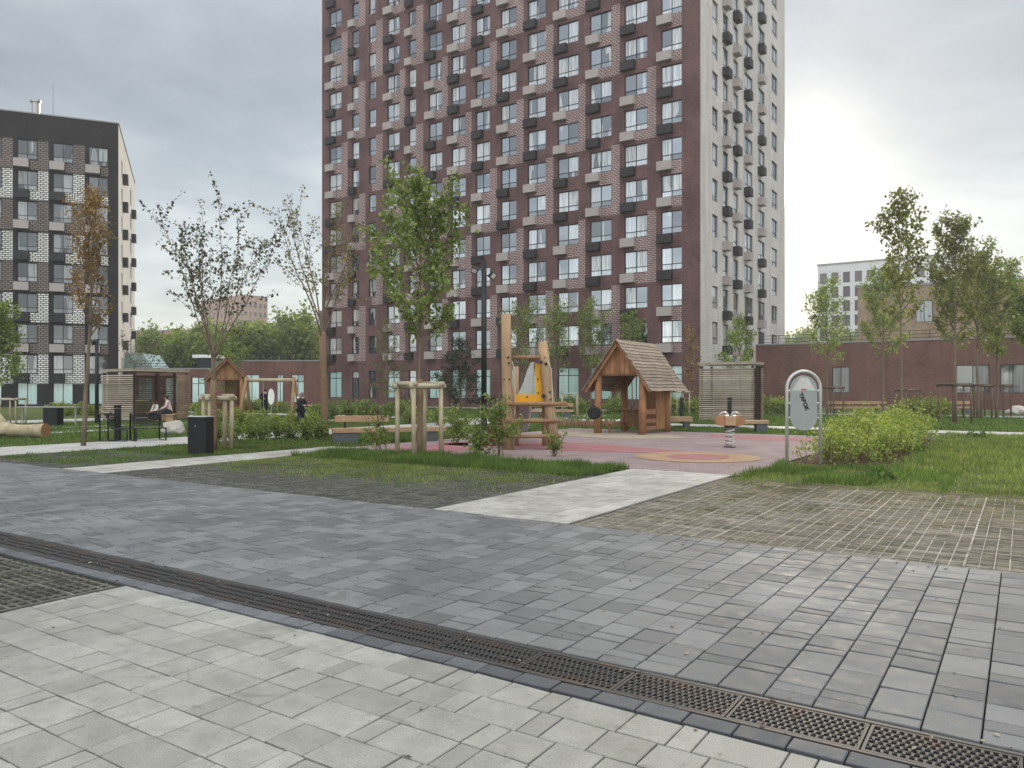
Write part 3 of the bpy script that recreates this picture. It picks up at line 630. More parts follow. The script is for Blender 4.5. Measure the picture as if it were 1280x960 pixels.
# inner lining behind windows so nothing shows through
m.face([(-FL + .3, 0.4, 0), (-.4, 0.4, 0), (-.4, 0.4, TOPZ - .2), (-FL + .3, 0.4, TOPZ - .2)], 3, None)
m.face([(-.4, 0.4, 0), (-.4, SL - .3, 0), (-.4, SL - .3, TOPZ - .2), (-.4, 0.4, TOPZ - .2)], 3, None)
light_on = lambda ci, f: ((f - 1) // 2 + (13 - ci)) % 2 == 0
for ci, (a, b) in enumerate(FC):
    for f in range(1, NFL + 1):
        z0, z1 = rowsF[f]
        if light_on(ci, f):
            ps = []
            nxt = FC[ci + 1][0] if ci < 13 else None
            second = (f - 1) % 2 == 1
            zb = z0 - (FH - 1.78) + (0.28 if not second else 0); zt = z1 + (0.0 if not second else 0.25)
            if nxt is not None:
                e = b + 0.03 + min(0.88, nxt - b - 0.45)
                ps.append((b + 0.03, e, zb, zt)); ps.append((a + (b - a) * 0.42, b + 0.03, zb, z0 - 0.03))
            else: ps.append((a + (b - a) * 0.5, b + 0.0, zb, z0 - 0.03))
            for (x0, x1, c, d) in ps:
                m.face([(x0, -.012, c), (x1, -.012, c), (x1, -.012, d), (x0, -.012, d)], 4, [(x0, c), (x1, c), (x1, d), (x0, d)])
                m.face([(x1, -.012, c), (x1, 0, c), (x1, 0, d), (x1, -.012, d)], 4, [(0, c), (.01, c), (.01, d), (0, d)])
m.build('wall', [MT['brick_red'], MT['brick_pale'], MT['roof'], MT['joint'], MT['brick_pattern']], tower)
m = MB(); pbox(m, PF, -FL - .1, .1, -.1, .3, TOPZ, TOPZ + .6); pbox(m, PS, .3, SL + .1, -.1, .3, TOPZ + .002, TOPZ + .598); m.build('parapet', MT['capping'], tower)

def visible_px(P, thingo, a, b, z0, z1):
    T = Matrix.Translation(Vector((thingo.location.x, thingo.location.y, 0))) @ Matrix.Rotation(thingo.rotation_euler[2], 4, 'Z')
    pts = [T @ Vector(P(x, 0, z)) for x in (a, b) for z in (z0, z1)]
    px = [640 + F * p.x / p.y for p in pts]; py = [HY - F * (p.z - EYE) / p.y for p in pts]
    w = max(0, min(1280, max(px)) - max(0, min(px))); h = max(0, min(960, max(py)) - max(0, min(py)))
    return w * h
def put_windows(root, items, gm_of, maxn=100):
    """items: (P, a, b, z0, z1, bars, tr, glasskey). The largest maxn become parts, the rest one part"""
    items = sorted(items, key=lambda t: -visible_px(t[0], root, t[1], t[2], t[3], t[4]))
    rf, rp = MB(), MB()
    for k, (P, a, b, z0, z1, bars, tr, gk) in enumerate(items):
        if k < maxn:
            mf, mp = MB(), MB(); window(mf, mp, P, a, b, z0, z1, bars=bars, tr=tr)
            w = mf.build('window', MT['frame'], root); mp.build('pane', MT[gk], w)
        else:
            window(rf, rp, P, a, b, z0, z1, bars=bars, tr=tr)
    if rf.v:
        w = rf.build('upper_windows', MT['frame'], root); w['kind'] = 'stuff'
        q = rp.build('upper_panes', MT[items[-1][7]], w); q['kind'] = 'stuff'
items = []; acs = []
for ci, (a, b) in enumerate(FC):
    nb = 1 if b - a > 1.1 else 0
    for f, (z0, z1) in enumerate(rowsF):
        items.append((PF, a, b, z0, z1, nb, 0.75 if f == 0 else 0.27, 'glass_shop' if f == 0 else 'glass_light'))
        if f >= 1 and ci != 2:
            wdt = (b - a); e = a - 0.25
            acs.append((PF, e, e + max(0.85, min(1.25, wdt * 0.72)), z0 - 0.76, z0 - 0.05, light_on(ci, f)))
for ci, (a, b) in enumerate(SC):
    for f, (z0, z1) in enumerate(rowsF[1:]):
        items.append((PS, a, b, z0, z1, 1 if b - a > 1.6 else 0, 0.27, 'glass_light'))
        if 1 <= ci <= 4: acs.append((PS, a - .25, a + 0.8, z0 - 0.78, z0 - 0.06, (f // 2 + ci) % 2 == 0))
put_windows(tower, items, None, 96)
acs.sort(key=lambda t: -visible_px(t[0], tower, *t[1:5]))
rest = {True: MB(), False: MB()}
for k, (P, a, b, z0, z1, lt) in enumerate(acs):
    mm = ac_mesh(P, a, b, z0, z1, .55 if P is PS else .42)
    if k < 96: mm.build('air_conditioner_basket', MT['ac_light' if lt else 'ac_dark'], tower)
    else:
        r_ = rest[lt]; i = len(r_.v); r_.v += mm.v; r_.f += [tuple(x + i for x in f) for f in mm.f]; r_.m += mm.m; r_.uv += mm.uv
rr_ = MB(); 
for lt in (True, False):
    r_ = rest[lt]; i = len(rr_.v); rr_.v += r_.v; rr_.f += [tuple(x + i for x in f) for f in r_.f]; rr_.m += [0 if lt else 1] * len(r_.f); rr_.uv += r_.uv
o = rr_.build('upper_air_conditioner_baskets', [MT['ac_light'], MT['ac_dark']], tower); o['kind'] = 'stuff'
# ground floor lettering band kept plain; door canopy
m = MB(); pbox(m, PF, FC[6][0] - .6, FC[6][1] + .6, -0.9, -0.004, 3.62, 3.74); m.build('canopy', MT['frame'], tower)

# left dark building
C2 = (-492 / F * 76, 76); RZ2 = rad(22.5)
lb = thing('apartment_block', 'black brick apartment block with white raised brick panels and white side wall at left', 'building', C2, RZ2)
def s2(px):
    r = (px - 640) / F; return (C2[0] - r * C2[1]) / (0.924 - 0.383 * r) * -1
cols2 = [(s2(-23), s2(2)), (s2(21.3), s2(46.8)), (s2(66), s2(91.3)), (s2(110.8), s2(135))]
TZ2 = 27.7
rows2 = [(0.15, 2.9)] + [(25.2 - 1.8 - 2.9 * k, 25.2 - 2.9 * k) for k in reversed(range(8))]
cols2 = [(cols2[0][0] - 5.86, cols2[0][1] - 5.86), (cols2[0][0] - 2.93, cols2[0][1] - 2.93)] + cols2
cols2s = [(3.6, 5.0), (15.8, 17.6)]
m = MB()
W2 = 20.5
facade(m, PF, cols2, rows2, -W2, 0, 0, TZ2, mi=0)
facade(m, PS, cols2s, rows2[1:], 0, 23.6, 0, TZ2, mi=1, rev=1)
m.face([(-W2, 0, 0), (-W2, 0, TZ2), (-W2, 23.6, TZ2), (-W2, 23.6, 0)], 0, [(0, 0), (0, TZ2), (23, TZ2), (23, 0)])
m.face([(-W2, 23.6, 0), (-W2, 23.6, TZ2), (0, 23.6, TZ2), (0, 23.6, 0)], 1, [(0, 0), (0, TZ2), (23, TZ2), (23, 0)])
m.face([(-W2, 0, TZ2), (0, 0, TZ2), (0, 23.6, TZ2), (-W2, 23.6, TZ2)], 2)
m.face([(-W2 + .3, .4, 0), (-.4, .4, 0), (-.4, .4, TZ2 - .2), (-W2 + .3, .4, TZ2 - .2)], 5)
m.face([(-.4, .4, 0), (-.4, 23, 0), (-.4, 23, TZ2 - .2), (-.4, .4, TZ2 - .2)], 5)
for ci, (a, b) in enumerate(cols2):
    for f in range(1, 9):
        z0, z1 = rows2[f]; mi = 4 if f % 2 == 0 else 3
        if ci < 5: e = cols2[ci + 1][0] - 0.35
        else: e = b
        zb, zt = z0 - 0.95, z1 + 0.02
        L_ = [(a + (b - a) * 0.62, b + .03, zb, z0 - 0.05)]
        if ci < 5: L_.append((b + .03, e, zb, zt))
        for (x0, x1, c, d) in L_:
            m.face([(x0, -.015, c), (x1, -.015, c), (x1, -.015, d), (x0, -.015, d)], mi, [(x0, c), (x1, c), (x1, d), (x0, d)])
            m.face([(x1, -.015, c), (x1, 0, c), (x1, 0, d), (x1, -.015, d)], 0, [(0, c), (.01, c), (.01, d), (0, d)])
m.build('wall', [MT['brick_black'], MT['plaster_white'], MT['roof'], MT['brick_bw'], MT['brick_bg'], MT['joint']], lb)
items = []
for ci, (a, b) in enumerate(cols2):
    for f, (z0, z1) in enumerate(rows2): items.append((PF, a, b, z0, z1, 1, 0.75 if f == 0 else 0.25, 'glass_shop' if f == 0 else 'glass_dark'))
for ci, (a, b) in enumerate(cols2s):
    for f, (z0, z1) in enumerate(rows2[1:]): items.append((PS, a, b, z0, z1, 0, 0.25, 'glass_dark'))
put_windows(lb, items, None, 96)
for ci, (a, b) in enumerate(cols2):
    for f in range(1, 9):
        z0 = rows2[f][0]; lt = f % 2 == 0
        ac_mesh(PF, a - .25, a + (b - a) * 0.6, z0 - .85, z0 - .08, 0.45).build('air_conditioner_basket', MT['ac_light' if lt else 'black'], lb)
for ci, (a, b) in enumerate(cols2s):
    for f in range(1, 9):
        if (f + ci) % 1 == 0: ac_mesh(PS, b + .05, b + 1.3, rows2[f][0] - (1.2 if ci else .2), rows2[f][0] + (-.3 if ci else .7), 0.5).build('air_conditioner_basket', MT['ac_dark'], lb)
m = MB(); pbox(m, PF, -W2 - .08, .08, -.08, .3, TZ2, TZ2 + .12); pbox(m, PS, .3, 23.7, -.08, .3, TZ2 + .002, TZ2 + .118); m.build('parapet', MT['capping'], lb)
m = MB(); m.tube([(-7.4, 2.5, TZ2), (-7.4, 2.5, TZ2 + 1.9)], .36, 12); m.tube([(-7.4, 2.5, TZ2 + 1.9), (-7.4, 2.5, TZ2 + 2.1)], .48, 12); m.build('chimney', MT['steel'], lb)
m = MB(); m.tube([(-6.0, 3, TZ2), (-6.0, 3, TZ2 + 4.2)], .03, 5); m.build('aerial', MT['steel'], lb)
m = MB()
for k in range(6): m.tube([(-20 + k * 1.7, .8, TZ2), (-20 + k * 1.7, .8, TZ2 + 1.1)], .03, 5)
m.tube([(-20, .8, TZ2 + 1.1), (-11.5, .8, TZ2 + 1.1)], .03, 5); m.build('roof_railing', MT['steel'], lb)

# podiums
def railing(root, P, a, b, d, z, h=1.0, step=1.5):
    m = MB(); n = max(1, int(abs(b - a) / step))
    for k in range(n + 1):
        s = a + (b - a) * k / n; m.tube([P(s, d, z), P(s, d, z + h)], .025, 4)
    for zz in (.35, .68, 1.0): m.tube([P(a, d, z + h * zz), P(b, d, z + h * zz)], .02, 4)
    m.build('roof_railing', MT['black'], root)
def podium(name, label, loc, rz, ln, dep, h, cols, rows, brickk='brick_podium', gk='glass_shop', rail=True, trv=0.75):
    t = thing(name, label, 'building', loc, rz); m = MB()
    facade(m, PF, cols, rows, 0, ln, 0, h, mi=0)
    m.face([(0, 0, 0), (0, 0, h), (0, dep, h), (0, dep, 0)], 0, [(0, 0), (0, h), (dep, h), (dep, 0)])
    m.face([(ln, 0, 0), (ln, dep, 0), (ln, dep, h), (ln, 0, h)], 0, [(0, 0), (dep, 0), (dep, h), (0, h)])
    m.face([(ln, dep, 0), (0, dep, 0), (0, dep, h), (ln, dep, h)], 0, [(0, 0), (ln, 0), (ln, h), (0, h)])
    m.face([(0, 0, h), (ln, 0, h), (ln, dep, h), (0, dep, h)], 1)
    m.face([(0.2, .4, 0), (ln - .2, .4, 0), (ln - .2, .4, h - .1), (.2, .4, h - .1)], 2)
    m.build('wall', [MT[brickk], MT['roof'], MT['joint']], t)
    for (a, b) in cols:
        for (c, d) in rows:
            mf, mp = MB(), MB(); window(mf, mp, PF, a, b, c, d, bars=1, tr=trv); w = mf.build('window', MT['frame'], t); mp.build('pane', MT[gk], w)
    m = MB(); pbox(m, PF, -.06, ln + .06, -.06, .25, h, h + .12); m.build('parapet', MT['capping'], t)
    if rail: railing(t, PF, 0.3, ln - .3, .8, h + .0, 0.9)
    return t
x0_, x1_ = AT(288, 82)[0], AT(402, 82)[0]
podium('podium_wing', 'long low dark red brick wing with roof railing joining the tower on its left', (x0_, 82), 0, x1_ - x0_ + .5, 14, 4.6,
       [(AT(305, 82)[0] - x0_, AT(324, 82)[0] - x0_), (AT(346, 82)[0] - x0_, AT(354, 82)[0] - x0_), (AT(364, 82)[0] - x0_, AT(380, 82)[0] - x0_)], [(0.2, 3.2)])
x2_ = AT(160, 80)[0]
podium('podium_wing', 'lower red brick wing seen behind the open slatted pavilion', (x2_, 80), 0, AT(287, 80)[0] - x2_, 14, 3.7,
       [(AT(172, 80)[0] - x2_, AT(190, 80)[0] - x2_), (AT(206, 80)[0] - x2_, AT(222, 80)[0] - x2_), (AT(239, 80)[0] - x2_, AT(256, 80)[0] - x2_)], [(0.2, 2.9)])
# tower-side podium on the right, runs along -u from the side face
y_ = w_of(945)
bp = (corner[0] + VX.x * y_, corner[1] + VX.y * y_)
def sr(px):
    r = (px - 640) / F; return (r * bp[1] - bp[0]) / (-UX.x + UX.y * r)
podium('podium_wing', 'long red brick wing with roof railing running right from the pale side of the tower', bp, RZ, 44, 12, 5.7,
       [(sr(1040), sr(1062)), (sr(1195), sr(1237)), (sr(1250), sr(1282))], [(1.3, 3.6)], gk='glass_black', trv=0.0)
# buff house on the podium
bx = AT(1072, 84); 
t = thing('rooftop_block', 'buff brick block with one dark window above the red wing on the right', 'building', (bx[0], bx[1], 0), rad(-25)); m = MB()
cw = [(5.6, 7.2)]
facade(m, PF, cw, [(8.7, 11.0)], 0, 16, 5.6, 12.6, mi=0)
m.face([(0, 0, 5.6), (0, 0, 12.6), (0, 9, 12.6), (0, 9, 5.6)], 0, [(0, 0), (0, 7), (9, 7), (9, 0)]); m.face([(16, 0, 5.6), (16, 9, 5.6), (16, 9, 12.6), (16, 0, 12.6)], 0, [(0, 0), (9, 0), (9, 7), (0, 7)])
m.face([(0, 9, 5.6), (0, 9, 12.6), (16, 9, 12.6), (16, 9, 5.6)], 0, [(0, 0), (0, 7), (16, 7), (16, 0)]); m.face([(0, 0, 12.6), (16, 0, 12.6), (16, 9, 12.6), (0, 9, 12.6)], 1)
m.face([(.2, .4, 5.7), (15.8, .4, 5.7), (15.8, .4, 12.5), (.2, .4, 12.5)], 2)
m.box(0.05, 15.95, 0.05, 8.95, 0, 5.59, 0)
m.build('wall', [MT['brick_yellow'], MT['roof'], MT['joint']], t)
mf, mp = MB(), MB(); window(mf, mp, PF, 5.6, 7.2, 8.7, 11.0, bars=1, tr=0); w = mf.build('window', MT['frame'], t); mp.build('pane', MT['glass_dark'], w)
m = MB(); pbox(m, PF, -.1, 16.1, -.1, .3, 12.6, 12.8); m.build('parapet', MT['capping'], t)

# far buildings
def far_block(name, label, loc, rz, w, d, h, nx, ny, nfl, wm, z_first=3, wallk='brick_far', fh=None, ww=1.2, wh=1.5, gk='glass_dark', roofp=True):
    t = thing(name, label, 'building', loc, rz); fh = fh or (h - z_first - 1) / nfl
    rows = [(z_first + fh * k, z_first + fh * k + wh) for k in range(nfl)]
    m = MB(); c1 = [((i + .5) * w / nx - ww / 2, (i + .5) * w / nx + ww / 2) for i in range(nx)]; c2 = [((i + .5) * d / ny - ww / 2, (i + .5) * d / ny + ww / 2) for i in range(ny)]
    PL = lambda s, dd, z: (dd, d - s, z); PR = lambda s, dd, z: (w - dd, s, z)
    facade(m, PF, c1, rows, 0, w, 0, h); facade(m, PL, c2, rows, 0, d, 0, h); facade(m, PR, c2, rows, 0, d, 0, h)
    m.face([(0, d, 0), (0, d, h), (w, d, h), (w, d, 0)], 0, [(0, 0), (0, h), (w, h), (w, 0)]); m.face([(0, 0, h), (w, 0, h), (w, d, h), (0, d, h)], 1)
    m.build('wall', [MT[wallk], MT['roof']], t)
    its = [(PF, a, b, r[0], r[1], 1, 0, gk) for a, b in c1 for r in rows] + [(PP, a, b, r[0], r[1], 1, 0, gk) for PP in (PL, PR) for a, b in c2 for r in rows]
    its.sort(key=lambda t_: -visible_px(t_[0], t, *t_[1:5]))
    put = MB()
    for k, (P, a, b, c, dd, *_r) in enumerate(its):
        if k < 60:
            q = MB(); q.face([P(a, .12, c), P(b, .12, c), P(b, .12, dd), P(a, .12, dd)]); q.build('window', MT[gk], t)
        else: put.face([P(a, .12, c), P(b, .12, c), P(b, .12, dd), P(a, .12, dd)])
    if put.v: o = put.build('more_windows', MT[gk], t); o['kind'] = 'stuff'
    m = MB(); pbox(m, PF, -.15, w + .15, -.15, .4, h, h + .3); pbox(m, PL, -.15, d - .4, -.15, .4, h + .003, h + .297); m.build('parapet', MT['capping'], t)
    return t
p = AT(304, 270)
far_block('apartment_block', 'tall beige apartment block far off behind the green trees', (p[0], p[1]), rad(50), 9.6, 29, 34.5, 5, 11, 10, 1, wallk='brick_far', gk='glass_far', ww=1.1, wh=1.6)
bpy.context.view_layer.update()
p = AT(180, 250)
far_block('apartment_block', 'long low orange brick block far off left of the beige block', (p[0] - 4, p[1]), rad(-8), 34, 14, 20.5, 12, 5, 6, 1, wallk='brick_faro', gk='glass_far')
p = AT(1022, 170)
far_block('apartment_block', 'hazy white far block with rows of dark windows right of the tower', (p[0], p[1]), RZ, 26, 16, 28.8, 11, 6, 8, 1, wallk='plaster_far', ww=1.45, wh=2.3, gk='glass_far')  # lighter pane colour puts haze into the windows
p = AT(1138, 260)
far_block('apartment_block', 'pale blue grey far block rising behind the buff rooftop block', (p[0], p[1]), RZ, 34, 20, 37, 12, 6, 10, 1, wallk='plaster_blue', ww=1.6, wh=1.6)
p = AT(1256, 210)
far_block('apartment_block', 'pale far block at the right edge of the photo', (p[0], p[1]), RZ, 26, 16, 28, 9, 5, 8, 1, wallk='plaster_blue', ww=1.6, wh=1.6)
p = AT(980, 420)
far_block('apartment_block', 'tiny pale distant block low beside the pale edge of the tower', (p[0], p[1]), 0, 20, 12, 29, 6, 4, 8, 1, wallk='plaster_far')
p = AT(393, 300)
far_block('apartment_block', 'slim grey far block just showing at the left edge of the tower', (p[0], p[1]), 0, 8, 8, 32, 3, 3, 9, 1, wallk='plaster_far')
# mast
p = AT(1212, 240); t = thing('radio_mast', 'thin pale lattice radio mast far behind the right hand trees', 'mast', (p[0], p[1]))
m = MB()
for k in range(3):
    an = 2 * PI * k / 3; m.tube([(math.cos(an) * 1.0, math.sin(an) * 1.0, 30), (math.cos(an) * .5, math.sin(an) * .5, 50)], .12, 4)
for k in range(14):
    z = 30 + k * 1.45; r = 1.0 - .5 * k / 14
    for j in range(3):
        a1, a2 = 2 * PI * j / 3, 2 * PI * (j + 1) / 3
        m.tube([(math.cos(a1) * r, math.sin(a1) * r, z), (math.cos(a2) * r, math.sin(a2) * r, z + 1.4)], .06, 3)
m.tube([(0, 0, 0), (0, 0, 31)], 1.0, 8); m.tube([(0, 0, 50), (0, 0, 55)], .08, 4)
m.build('lattice', MT['white'], t)
m = MB()
for z in (44, 47.5): m.tube([(0, 0, z), (0, 0, z + .9)], 0.9, 8)
m.build('antenna', MT['concrete_dark'], t)
# glazed rooflight
p = AT(166, 86); t = thing('glazed_rooflight', 'sloping blue glass rooflight above the lower red wing', 'rooflight', (p[0], 84))
m = MB(); w_ = AT(205, 84)[0] - AT(166, 84)[0]
m.extr([(0, 3.7), (w_ , 3.7), (w_ * .62, 5.5), (0, 5.5)], 0, 4); m.build('glass_body', MT['glass_shop'], t)
m = MB()
for k in range(6): m.box(k * w_ * .6 / 5 - .04, k * w_ * .6 / 5 + .04, -.05, -.003, 3.7, 5.5)
m.box(0, w_ * .62, -.06, -.004, 5.46, 5.58); m.build('glazing_bars', MT['steel_light'], t)
p = AT(248, 84); t = thing('roof_cabin', 'small dark roof cabin with a white flat canopy on the red wing', 'roof cabin', (p[0], 83.5))
m = MB(); m.box(0, 1.7, 0, 3, 3.8, 5.0); m.build('wall', MT['frame'], t); m = MB(); m.rbox(-.3, 2.1, -.4, 3.2, 5.0, 5.35, .05); m.build('canopy', MT['white'], t)

# ------------------------------------------------------------------ vegetation
def leaves_mesh(name, pts, size, mat, parent, seed, droop=0.3, cup=0.18):
    rng = np.random.default_rng(seed); P = np.array(pts, dtype=np.float32); n = len(P)
    d = rng.normal(size=(n, 3)); d[:, 2] -= droop; d /= np.linalg.norm(d, axis=1)[:, None]
    e = rng.normal(size=(n, 3)); s = np.cross(d, e); s /= np.linalg.norm(s, axis=1)[:, None]; nn = np.cross(d, s)
    sz = size * rng.uniform(0.6, 1.35, n)[:, None]
    V = np.zeros((n, 4, 3), dtype=np.float32)
    V[:, 0] = P; V[:, 1] = P + d * sz * .5 + s * sz * .36 + nn * sz * cup; V[:, 2] = P + d * sz; V[:, 3] = P + d * sz * .5 - s * sz * .36 + nn * sz * cup
    me = bpy.data.meshes.new(name); me.vertices.add(4 * n); me.vertices.foreach_set('co', V.ravel())
    me.loops.add(6 * n); idx = (np.arange(n)[:, None] * 4 + np.array([0, 1, 2, 0, 2, 3])[None]).astype(np.int32)
    me.loops.foreach_set('vertex_index', idx.ravel()); me.polygons.add(2 * n)
    me.polygons.foreach_set('loop_start', np.arange(0, 6 * n, 3, dtype=np.int32)); me.polygons.foreach_set('loop_total', np.full(2 * n, 3, dtype=np.int32))
    me.materials.append(mat); me.update(calc_edges=True)
    o = bpy.data.objects.new(name, me); col.objects.link(o)
    if parent is not None: o.parent = parent
    return o
def bez(p, d, ln, n, rr, up=0.15, wob=0.12):
    pts = [Vector(p)]; d = Vector(d).normalized()
    for k in range(n):
        d = (d + Vector((rr.gauss(0, wob), rr.gauss(0, wob), rr.gauss(0, wob) + up))).normalized(); pts.append(pts[-1] + d * ln / n)
    return pts
def tree(label, loc, H, th, cr, mat, nl, ls, seed, rt=0.05, nb=16, ang=50, shape='oval', lean=(0, 0), cat='tree', group=None, name='broadleaf_tree', barkm='bark', up=0.12, wrap=0, sub=5, clump=0.16, limbs=None):
    rr = random.Random(seed); t = thing(name, label, cat, loc, 0, group); m = MB(); LP = []
    main = [Vector((0, 0, -.05))]
    nseg = 9
    for k in range(1, nseg + 1):
        f = k / nseg; main.append(Vector((lean[0] * f + rr.gauss(0, .012) * H * .2, lean[1] * f + rr.gauss(0, .012) * H * .2, H * .97 * f)))
    def tp(f):
        x = f * nseg; i = min(int(x), nseg - 1); return main[i].lerp(main[i + 1], x - i)
    if shape == 'vase':
        keep = [q for q in main if q.z < th * 1.05] + [tp(th * 1.1 / H)]
        m.tube(keep, [rt * (1 - .25 * k / len(keep)) for k in range(len(keep))], 8)
    else: m.tube(main, [max(.006, rt * (1 - .93 * (k / nseg) ** .9)) for k in range(nseg + 1)], 8)
    def leafs(pts, n, f0=0.3):
        for _ in range(n):
            f = f0 + (1 - f0) * rr.random() ** .8; x = f * (len(pts) - 1); i = min(int(x), len(pts) - 2); q = pts[i].lerp(pts[i + 1], x - i)
            LP.append((q.x + rr.gauss(0, clump), q.y + rr.gauss(0, clump), q.z + rr.gauss(0, clump * .8)))
    branches = []
    if shape == 'vase':
        nb2 = nb
        for k in range(nb2):
            az = 2 * PI * k / nb2 + rr.gauss(0, .3); an = rad(ang * rr.uniform(.35, 1.1)); st = tp((th / H) * rr.uniform(.82, 1.08))
            d = Vector((math.cos(az) * math.sin(an), math.sin(az) * math.sin(an), math.cos(an)))
            ln = (H - st.z) * rr.uniform(.75, 1.0) / math.cos(an * .55)
            pts = bez(st, d, ln, 9, rr, up, .07); branches.append((pts, rt * .36, ln))
    else:
        for k in range(nb):
            f = (th / H) + (1 - th / H) * ((k + rr.random() * .8) / nb) * .96
            g = (f - th / H) / (1 - th / H)
            if shape == 'oval': prof = (math.sin(PI * min(1, g * .82 + .18)) ** .7)
            elif shape == 'cone': prof = (1 - g) ** .8 + .08
            elif shape == 'column': prof = .65 + .35 * math.sin(PI * g) if g < .8 else .5 * (1.05 - g) / .25 + .15
            elif shape == 'wide': prof = math.sin(PI * (g * .75 + .22)) ** .5
            az = k * 2.399 + rr.gauss(0, .35); an = rad(ang * rr.uniform(.8, 1.25) * (1.12 - .55 * g))
            d = Vector((math.cos(az) * math.sin(an), math.sin(az) * math.sin(an), math.cos(an)))
            ln = max(.25, cr * prof / max(.35, math.sin(an)) * rr.uniform(.62, 1.15)); ln = min(ln, cr * 1.5)
            branches.append((bez(tp(f), d, ln, 6, rr, up, .1), rt * .42 * (1 - .6 * g), ln))
    tot = sum(b[2] for b in branches)
    for pts, r, ln in branches:
        m.tube(pts, [max(.004, r * (1 - .85 * k / (len(pts) - 1))) for k in range(len(pts))], 5, caps=False)
        quota = nl * ln / tot
        ns = max(2, int(sub * (ln / (tot / len(branches))) + .5))
        leafs(pts, int(quota * .3), .35)
        for j in range(ns):
            f = .22 + .75 * (j + rr.random()) / ns; x = f * (len(pts) - 1); i = min(int(x), len(pts) - 2); q = pts[i].lerp(pts[i + 1], x - i)
            base = (pts[i + 1] - pts[i]).normalized(); side = Vector((rr.gauss(0, 1), rr.gauss(0, 1), rr.gauss(0.1, .7)))
            d = (base * .8 + side * .6).normalized(); l2 = ln * rr.uniform(.18, .42) * (1.15 - f * .5)
            sp = bez(q, d, l2, 4, rr, up * .6, .12); m.tube(sp, [max(.003, r * .35 * (1 - k / 5)) for k in range(5)], 3, caps=False)
            leafs(sp, int(quota * .7 / ns), .15)
    mats = [MT[barkm]]
    m.build('trunk', mats, t, smooth=True)
    if wrap:
        w = MB(); ps = [tp(f * wrap / H) for f in (0.0, .25, .5, .75, 1)]; w.tube(ps, [rt * 1.3 + .008] * 5, 9); w.build('trunk_wrap', MT['bark_wrap'], t, smooth=True)
    if LP: leaves_mesh('crown', LP, ls, MT[mat], t, seed)
    return t
# hero trees -------------------------------------------------------
q = G(525, 572)
tree('leafy fresh green young maple inside the nearest square stake guard', q, ZH(240, q[1]), 2.55, 1.45, 'leaf_green', 5200, .105, 11, .05, 30, 54, 'oval', wrap=1.9, name='maple_tree', sub=7, clump=.07)
q = G(267, 564)
tree('sparse many limbed young tree with tiny dark leaves beside the black bin', q, ZH(248, q[1]), 2.55, 1.6, 'leaf_olive', 2200, .085, 23, .055, 9, 34, 'vase', up=.07, wrap=1.9, sub=9, clump=.05)
q = G(104, 558)
tree('orange bronze leaved young tree standing in the pale path at the left', q, ZH(244, q[1]), 3.0, 1.05, 'leaf_orange', 2600, .08, 31, .075, 18, 36, 'oval', lean=(.35, 0), sub=6, clump=.1, up=.2)
q = G(407, 548)
tree('nearly bare leaning tree with long thin limbs at the left edge of the tower', q, ZH(245, q[1]), 3.9, 1.6, 'leaf_bronze', 1500, .09, 45, .085, 6, 34, 'vase', lean=(-.25, 0), up=.07, sub=7, clump=.07, wrap=3.6)
q = G(1128, 549)
tree('tall thin young tree with dark leaves rising from the hedge end', q, ZH(244, q[1]), 3.7, 1.15, 'leaf_warm', 2100, .12, 52, .05, 22, 44, 'oval', sub=6, clump=.08, lean=(-.15, 0), up=.15)
q = G(1194, 530)
tree('tall backlit tree inside the left stake guard of the right lawn', q, ZH(278, q[1]), 3.6, 1.55, 'leaf_warm', 4600, .14, 61, .09, 26, 44, 'oval', sub=6, clump=.1, up=.15)
q = G(1222, 524)
tree('dense backlit tree in the middle of the right stake guards', q, ZH(325, q[1]), 3.4, 2.1, 'leaf_warm', 5200, .15, 62, .09, 24, 48, 'oval', sub=6, clump=.13)
q = G(1246, 522)
tree('wide backlit tree between the right stake guards and the photo edge', q, ZH(338, q[1]), 3.2, 2.0, 'leaf_lime', 5200, .15, 63, .09, 24, 50, 'oval', sub=6, clump=.13)
q = G(1300, 524)
tree('yellowish tree whose crown enters at the right photo edge', q, ZH(372, q[1]), 3.0, 1.6, 'leaf_lime', 4000, .18, 64, .10, 20, 50, 'oval', sub=6, clump=.13)
q = G(1104, 518)
tree('lime green tree between the hedge and the buff rooftop block', q, ZH(345, q[1]), 3.6, 2.1, 'leaf_lime', 4600, .15, 65, .09, 22, 50, 'oval', sub=6, clump=.13)
q = G(1034, 518)
tree('small lime tree just behind the oval sign on its right', q, ZH(362, q[1]), 3.3, 1.9, 'leaf_lime', 3000, .14, 66, .09, 20, 52, 'oval', sub=5, clump=.18)
q = G(925, 520)
tree('thin yellow green sapling in front of the slatted pavilion on the right', q, ZH(393, q[1]), 2.2, 1.6, 'leaf_lime', 1800, .14, 67, .06, 16, 58, 'cone', sub=5, clump=.14, up=.08)
q = G(864, 515)
tree('pale columnar sapling at the tower corner behind the playhouse', q, ZH(410, q[1]), 1.2, .75, 'leaf_orange', 900, .14, 68, .05, 18, 45, 'column', sub=4, clump=.12)
q = G(652, 514)
tree('green tree behind the tall ladder post', q, ZH(388, q[1]), 2.4, 2.0, 'leaf_green', 2600, .14, 69, .08, 20, 50, 'oval', sub=5, clump=.2)
q = G(694, 512)
tree('bright green tree standing right of the ladder', q, ZH(392, q[1]), 2.6, 1.8, 'leaf_lime', 2800, .14, 70, .08, 20, 44, 'column', sub=5, clump=.2)
q = G(738, 512)
tree('narrow bright green tree just left of the playhouse roof', q, ZH(385, q[1]), 2.8, 1.5, 'leaf_lime', 2800, .14, 71, .08, 20, 42, 'column', sub=5, clump=.18)
q = G(790, 512)
